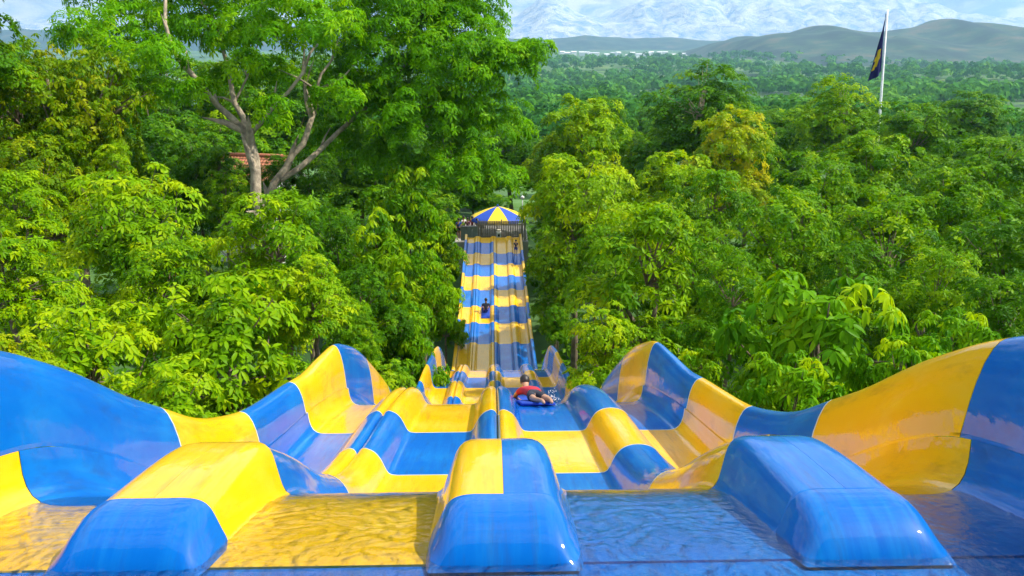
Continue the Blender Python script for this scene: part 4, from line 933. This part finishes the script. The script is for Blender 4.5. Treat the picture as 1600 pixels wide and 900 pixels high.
MB().tube([(0, 0, 0), (0, 0, pz - 0.03)], 0.05, 10).build("pole", M_STEEL, ur, True)
MB().tube([(0, 0, pz - 0.02), (0, 0, pz + 0.10), (0, 0, pz + 0.2)], [0.09, 0.07, 0.01], 10).build("finial", M_CB, ur, True)
MB().tube([(0, 0, 0), (0, 0, 0.12)], [0.4, 0.36], 16).build("base", M_CONC, ur)
lp = tag(empty("lamp_post", (2.35, 63.2, ZD)), "thin post with a white lamp right of the parasol", "lamp post")
MB().tube([(0, 0, 0), (0, 0, 3.0)], [0.05, 0.035], 8).build("post", M_STEEL, lp, True)
MB().tube([(0, 0, 2.95), (0, 0, 3.0), (0, 0, 3.12), (0, 0, 3.2)], [0.05, 0.16, 0.14, 0.03], 12).build("lamp_globe", M_WHITE, lp, True)

# ------------------------------------------------------------------ people
M_SKIN = simple("skin", (0.42, 0.22, 0.13), 0.5, 0, 0.06); M_HAIR = simple("black_hair", (0.012, 0.009, 0.008), 0.5)
def cloth(name, c): return simple(name, c, 0.85, 0, 0.12, 14)
def skin_mesh(name, P, E, mat, parent, root, sub=2):
    keys = list(P); me = bpy.data.meshes.new(name)
    me.from_pydata([tuple(P[k_][0]) for k_ in keys], [(keys.index(a), keys.index(b)) for a, b in E], []); me.materials.append(mat)
    o = link(name, me, parent); md = o.modifiers.new("skin", 'SKIN'); md.use_smooth_shade = True; md.branch_smoothing = 0.6
    for i, k_ in enumerate(keys):
        r = P[k_][1]; d = me.skin_vertices[0].data[i]; d.radius = r if hasattr(r, '__len__') else (r, r); d.use_root = (k_ == root)
    sb = o.modifiers.new("sub", 'SUBSURF'); sb.levels = sub; sb.render_levels = sub
    return o
def person(label, J, s, shirt, shorts, skin=None, group=None, hands=False, parent_loc=(0, 0, 0)):
    """J: joint name -> world position; s: body scale (1 = adult)"""
    root = tag(empty("person", parent_loc), label, "person", group); o = Vector(parent_loc)
    J = {k_: Vector(v) - o for k_, v in J.items()}
    r = dict(pelvis=.115, waist=.105, chest=.120, neck=.05, chin=.070, head=.095, crown=.075, lsh=.06, lel=.042, lwr=.030, lha=.034, rsh=.06, rel=.042, rwr=.030, rha=.034, lhi=.085, lkn=.056, lan=.040, lto=.034, rhi=.085, rkn=.056, ran=.040, rto=.034)
    E = [("pelvis", "waist"), ("waist", "chest"), ("chest", "neck"), ("neck", "chin"), ("chin", "head"), ("head", "crown")]
    for q in "lr": E += [("chest", q + "sh"), (q + "sh", q + "el"), (q + "el", q + "wr"), (q + "wr", q + "ha"), ("pelvis", q + "hi"), (q + "hi", q + "kn"), (q + "kn", q + "an"), (q + "an", q + "to")]
    P = {k_: (J[k_], r[k_] * s) for k_ in r}
    if hands:
        for q in "lr":
            d = (J[q + "ha"] - J[q + "wr"]).normalized(); sd = d.cross(Vector((0, 0, 1))).normalized()
            for i, ln in enumerate((0.05, 0.072, 0.08, 0.074, 0.058)):
                b_ = J[q + "ha"] + (sd * (i - 2) * 0.016 + d * (0.0 if i else -0.02)) * s; di = (d + sd * ((i - 2) * 0.10 + (-0.7 if i == 0 else 0))).normalized()
                P[f"{q}f{i}a"] = (b_ + di * ln * 0.55 * s, 0.009 * s); P[f"{q}f{i}b"] = (b_ + (di * ln + Vector((0, 0, -0.018))) * s, 0.007 * s)
                E += [(q + "ha", f"{q}f{i}a"), (f"{q}f{i}a", f"{q}f{i}b")]
    skin_mesh("body", P, E, skin or M_SKIN, root, "pelvis")
    g_ = 0.016 * s
    mid = lambda a, b, t: J[a].lerp(J[b], t)
    S = {"pelvis": (mid("pelvis", "waist", .3), .118 * s + g_), "waist": (J["waist"], .108 * s + g_), "chest": (J["chest"], .122 * s + g_), "neck": (mid("chest", "neck", .6), .07 * s)}
    Es = [("pelvis", "waist"), ("waist", "chest"), ("chest", "neck")]
    for q in "lr": S[q + "sh"] = (J[q + "sh"], .064 * s + g_); S[q + "el"] = (mid(q + "sh", q + "el", .6), .054 * s + g_); Es += [("chest", q + "sh"), (q + "sh", q + "el")]
    skin_mesh("shirt", S, Es, shirt, root, "pelvis")
    S = {"waist": (mid("pelvis", "waist", .7), .112 * s + g_), "pelvis": (J["pelvis"], .116 * s + g_)}; Es = [("waist", "pelvis")]
    for q in "lr": S[q + "hi"] = (J[q + "hi"], .086 * s + g_); S[q + "kn"] = (mid(q + "hi", q + "kn", .62), .066 * s + g_); Es += [("pelvis", q + "hi"), (q + "hi", q + "kn")]
    skin_mesh("shorts", S, Es, shorts, root, "pelvis")
    up = (J["crown"] - J["chin"]).normalized(); back = J["_back"] + o if "_back" in J else Vector((0, -1, 0))
    hc = MB(); c0 = J["head"] + back * .016 * s + up * .022 * s; bk = (back - up * back.dot(up)).normalized(); sv = up.cross(bk).normalized(); Vh, Fh = [], []
    for i in range(9):
        th = math.pi * 0.66 * i / 8
        for k_ in range(14):
            ph = 2 * math.pi * k_ / 14; low_ = 1 + (0.22 * max(0, math.cos(ph)) if i > 5 else 0); t2 = th * low_
            Vh.append(c0 + up * math.cos(t2) * .118 * s + (bk * math.cos(ph) * .116 + sv * math.sin(ph) * .100) * math.sin(t2) * s)
    for i in range(8):
        for k_ in range(14): Fh.append((i * 14 + k_, i * 14 + (k_ + 1) % 14, (i + 1) * 14 + (k_ + 1) % 14, (i + 1) * 14 + k_))
    hc.add(Vh, Fh).build("hair", M_HAIR, root, True)
    f = -back; nose = MB(); h0 = J["head"] - up * .03 * s + f * .092 * s
    sdv = up.cross(f).normalized()
    nose.add([h0 + up * .03 * s, h0 - up * .012 * s + sdv * .014 * s, h0 - up * .012 * s - sdv * .014 * s, h0 - up * .008 * s + f * .022 * s], [(0, 1, 3), (0, 3, 2), (1, 2, 3)]).build("nose", skin or M_SKIN, root)
    return root

def standing(x, y, z, face, s, label, shirt, shorts, group=None, arm=0.0):
    fv = Vector((math.sin(R(face)), math.cos(R(face)), 0)); sd = Vector((fv.y, -fv.x, 0)); b = Vector((x, y, z)); H = 1.72 * s
    at = lambda a, f, u: b + sd * a * s + fv * f * s + Vector((0, 0, u * s))
    J = dict(pelvis=at(0, 0, .93), waist=at(0, .01, 1.08), chest=at(0, 0, 1.28), neck=at(0, 0.01, 1.45), chin=at(0, .02, 1.53), head=at(0, .02, 1.61), crown=at(0, .01, 1.67), _back=-fv)
    for q, k_ in (("l", -1), ("r", 1)):
        J[q + "sh"] = at(.17 * k_, 0, 1.37); J[q + "el"] = at(.22 * k_, -.02 + arm * .1, 1.10); J[q + "wr"] = at(.21 * k_, .05 + arm * .2, .88 + arm * .25); J[q + "ha"] = at(.20 * k_, .07 + arm * .25, .80 + arm * .32)
        J[q + "hi"] = at(.09 * k_, 0, .86); J[q + "kn"] = at(.10 * k_, .02, .48); J[q + "an"] = at(.10 * k_, -.02, .07); J[q + "to"] = at(.12 * k_, .13, .035)
    return person(label, J, s, shirt, shorts, group=group, parent_loc=(x, y, z))

C_RED = cloth("red_cloth", (0.42, 0.012, 0.03)); C_DARK = cloth("dark_cloth", (0.02, 0.022, 0.035)); C_BLUE = cloth("blue_cloth", (0.02, 0.05, 0.32)); C_WHITE = cloth("white_cloth", (0.7, 0.68, 0.66)); C_PLUM = cloth("plum_cloth", (0.12, 0.02, 0.07)); C_TAN = cloth("tan_cloth", (0.5, 0.38, 0.25))
M_MAT = cloth("foam_mat", (0.008, 0.05, 0.36))

# child lying face down on a blue mat, going over the second crest in the right-centre lane
def sl(x, y, d): return on_slide(x, y, d)
cs = 0.70
def rb(x, y, d): return sl(0.49 + (x - 0.57) * 0.84, 9.02 + (y - 9.28) * 0.92, d * 0.74)
J = dict(pelvis=rb(.57, 9.92, .17), waist=rb(.545, 10.04, .19), chest=rb(.51, 10.19, .23), neck=rb(.475, 10.33, .31), chin=rb(.468, 10.37, .36), head=rb(.462, 10.41, .43), crown=rb(.46, 10.415, .49),
         lsh=rb(.37, 10.23, .25), lel=rb(.29, 10.33, .14), lwr=rb(.35, 10.52, .11), lha=rb(.37, 10.58, .105), rsh=rb(.66, 10.23, .25), rel=rb(.73, 10.33, .14), rwr=rb(.65, 10.52, .11), rha=rb(.63, 10.58, .105),
         lhi=rb(.51, 9.85, .15), lkn=rb(.57, 9.60, .105), lan=rb(.67, 9.38, .115), lto=rb(.69, 9.28, .085), rhi=rb(.66, 9.86, .15), rkn=rb(.79, 9.63, .105), ran=rb(.80, 9.40, .115), rto=rb(.81, 9.30, .085), _back=Vector((0, -0.75, 0.45)))
person("child in red top lying face down on a blue mat, legs towards the camera", J, cs, C_RED, C_DARK, hands=True, parent_loc=tuple(sl(.57, 9.6, .03)))
def mat_mesh(xc, ya, yb, hw, curl, skew=0.0):
    V, F = [], []; n_ = 24
    for i in range(n_ + 1):
        t = i / n_; y = ya + (yb - ya) * t; lift = curl * max(0, (t - 0.86) / 0.14) ** 2; xo = xc + skew * (0.5 - t)
        for u, e in ((-1, 0.012), (-1, .040), (-.9, .05), (.9, .05), (1, .040), (1, .012)): V.append(sl(xo + u * hw, y, e + lift))
    for i in range(n_):
        for k_ in range(6): F.append((i * 6 + k_, i * 6 + (k_ + 1) % 6, (i + 1) * 6 + (k_ + 1) % 6, (i + 1) * 6 + k_))
    F.append(tuple(range(5, -1, -1))); F.append(tuple(range(n_ * 6, n_ * 6 + 6)))
    return MB().add(V, F)
tag(mat_mesh(.48, 9.22, 10.40, .22, .10, .10).build("slide_mat", M_MAT, None, True), "dark blue foam mat under the child in the red top", "mat")

# rider far down the left-centre lane
yr = 46.2; J = dict(pelvis=sl(-.50, yr, .20), waist=sl(-.50, yr + .06, .34), chest=sl(-.50, yr + .12, .52), neck=sl(-.49, yr + .15, .68), chin=sl(-.49, yr + .17, .76), head=sl(-.49, yr + .18, .84), crown=sl(-.49, yr + .18, .90), _back=Vector((0, -1, 0)))
for q, k_ in (("l", -1), ("r", 1)):
    J[q + "sh"] = sl(-.50 + .17 * k_, yr + .12, .60); J[q + "el"] = sl(-.50 + .25 * k_, yr + .2, .38); J[q + "wr"] = sl(-.50 + .2 * k_, yr + .42, .26); J[q + "ha"] = sl(-.50 + .18 * k_, yr + .5, .22)
    J[q + "hi"] = sl(-.50 + .09 * k_, yr + .06, .17); J[q + "kn"] = sl(-.50 + .12 * k_, yr + .45, .24); J[q + "an"] = sl(-.50 + .1 * k_, yr + .85, .11); J[q + "to"] = sl(-.50 + .1 * k_, yr + .95, .16)
person("rider in dark clothes sitting on a mat in the far left-centre lane", J, 0.95, C_DARK, C_BLUE, parent_loc=tuple(sl(-.5, yr, .03)))
tag(mat_mesh(-.52, yr - .75, yr + .95, .26, .12).build("slide_mat", M_MAT, None, True), "blue foam mat under the far seated rider", "mat")
z_ = float(prof_s(56.0)) + EYE + .01
standing(1.62, 56.0, z_, 15, 0.72, "child in navy walking off the far end of the right lane", C_DARK, C_BLUE)
for x, y, fc, s_, lab, a_, b_ in ((-2.75, 62.0, 170, 0.95, "person in a blue shirt, leftmost of those behind the grey barrier", C_BLUE, C_DARK), (-2.38, 62.5, 150, 1.0, "person in a white shirt second from left behind the barrier", C_WHITE, C_DARK), (-2.05, 62.1, 190, 0.97, "person in a plum top in the middle of the group behind the barrier", C_PLUM, C_DARK), (-1.68, 62.4, 200, 1.0, "person in a dark red top, fourth from left by the barrier", C_RED, C_DARK), (-1.3, 62.0, 160, 0.94, "person in a tan shirt at the right of the group by the fence", C_TAN, C_DARK), (-0.85, 62.6, 180, 1.0, "person in black under the left edge of the parasol", C_DARK, C_DARK)):
    standing(x, y, ZD, fc, s_, lab, a_, b_, "people waiting at the landing", 0.3)

# spray beside the child
rng = np.random.default_rng(77); sp = MB()
for i in range(60):
    c = sl(.76 + rng.normal(0, .05), 9.75 + rng.normal(0, .16), abs(rng.normal(.06, .07)) + .02); r = float(rng.uniform(.003, .009))
    sp.add([c + Vector(v) * r for v in ((1, 0, 0), (-1, 0, 0), (0, 1, 0), (0, -1, 0), (0, 0, 1.2), (0, 0, -1))], [(0, 2, 4), (2, 1, 4), (1, 3, 4), (3, 0, 4), (2, 0, 5), (1, 2, 5), (3, 1, 5), (0, 3, 5)])
tag(sp.build("spray", simple("white_water", (0.85, 0.88, 0.9), 0.3), None, True), "white spray of water beside the child on the mat", "spray", kind="stuff")

# ------------------------------------------------------------------ haze over the valley
m = bpy.data.materials.new("haze_air"); m.use_nodes = True; n = m.node_tree.nodes; n.clear()
o_ = n.new("ShaderNodeOutputMaterial"); pv = n.new("ShaderNodeVolumePrincipled"); pv.inputs["Color"].default_value = (0.42, 0.74, 1.0, 1); pv.inputs["Density"].default_value = 0.00014; pv.inputs["Anisotropy"].default_value = 0.2
m.node_tree.links.new(pv.outputs[0], o_.inputs["Volume"])
hz = MB().box((0, 3700, 162), (25000, 8200, 432)).build("haze", m); tag(hz, "thin blue haze over the valley", "haze", kind="stuff")
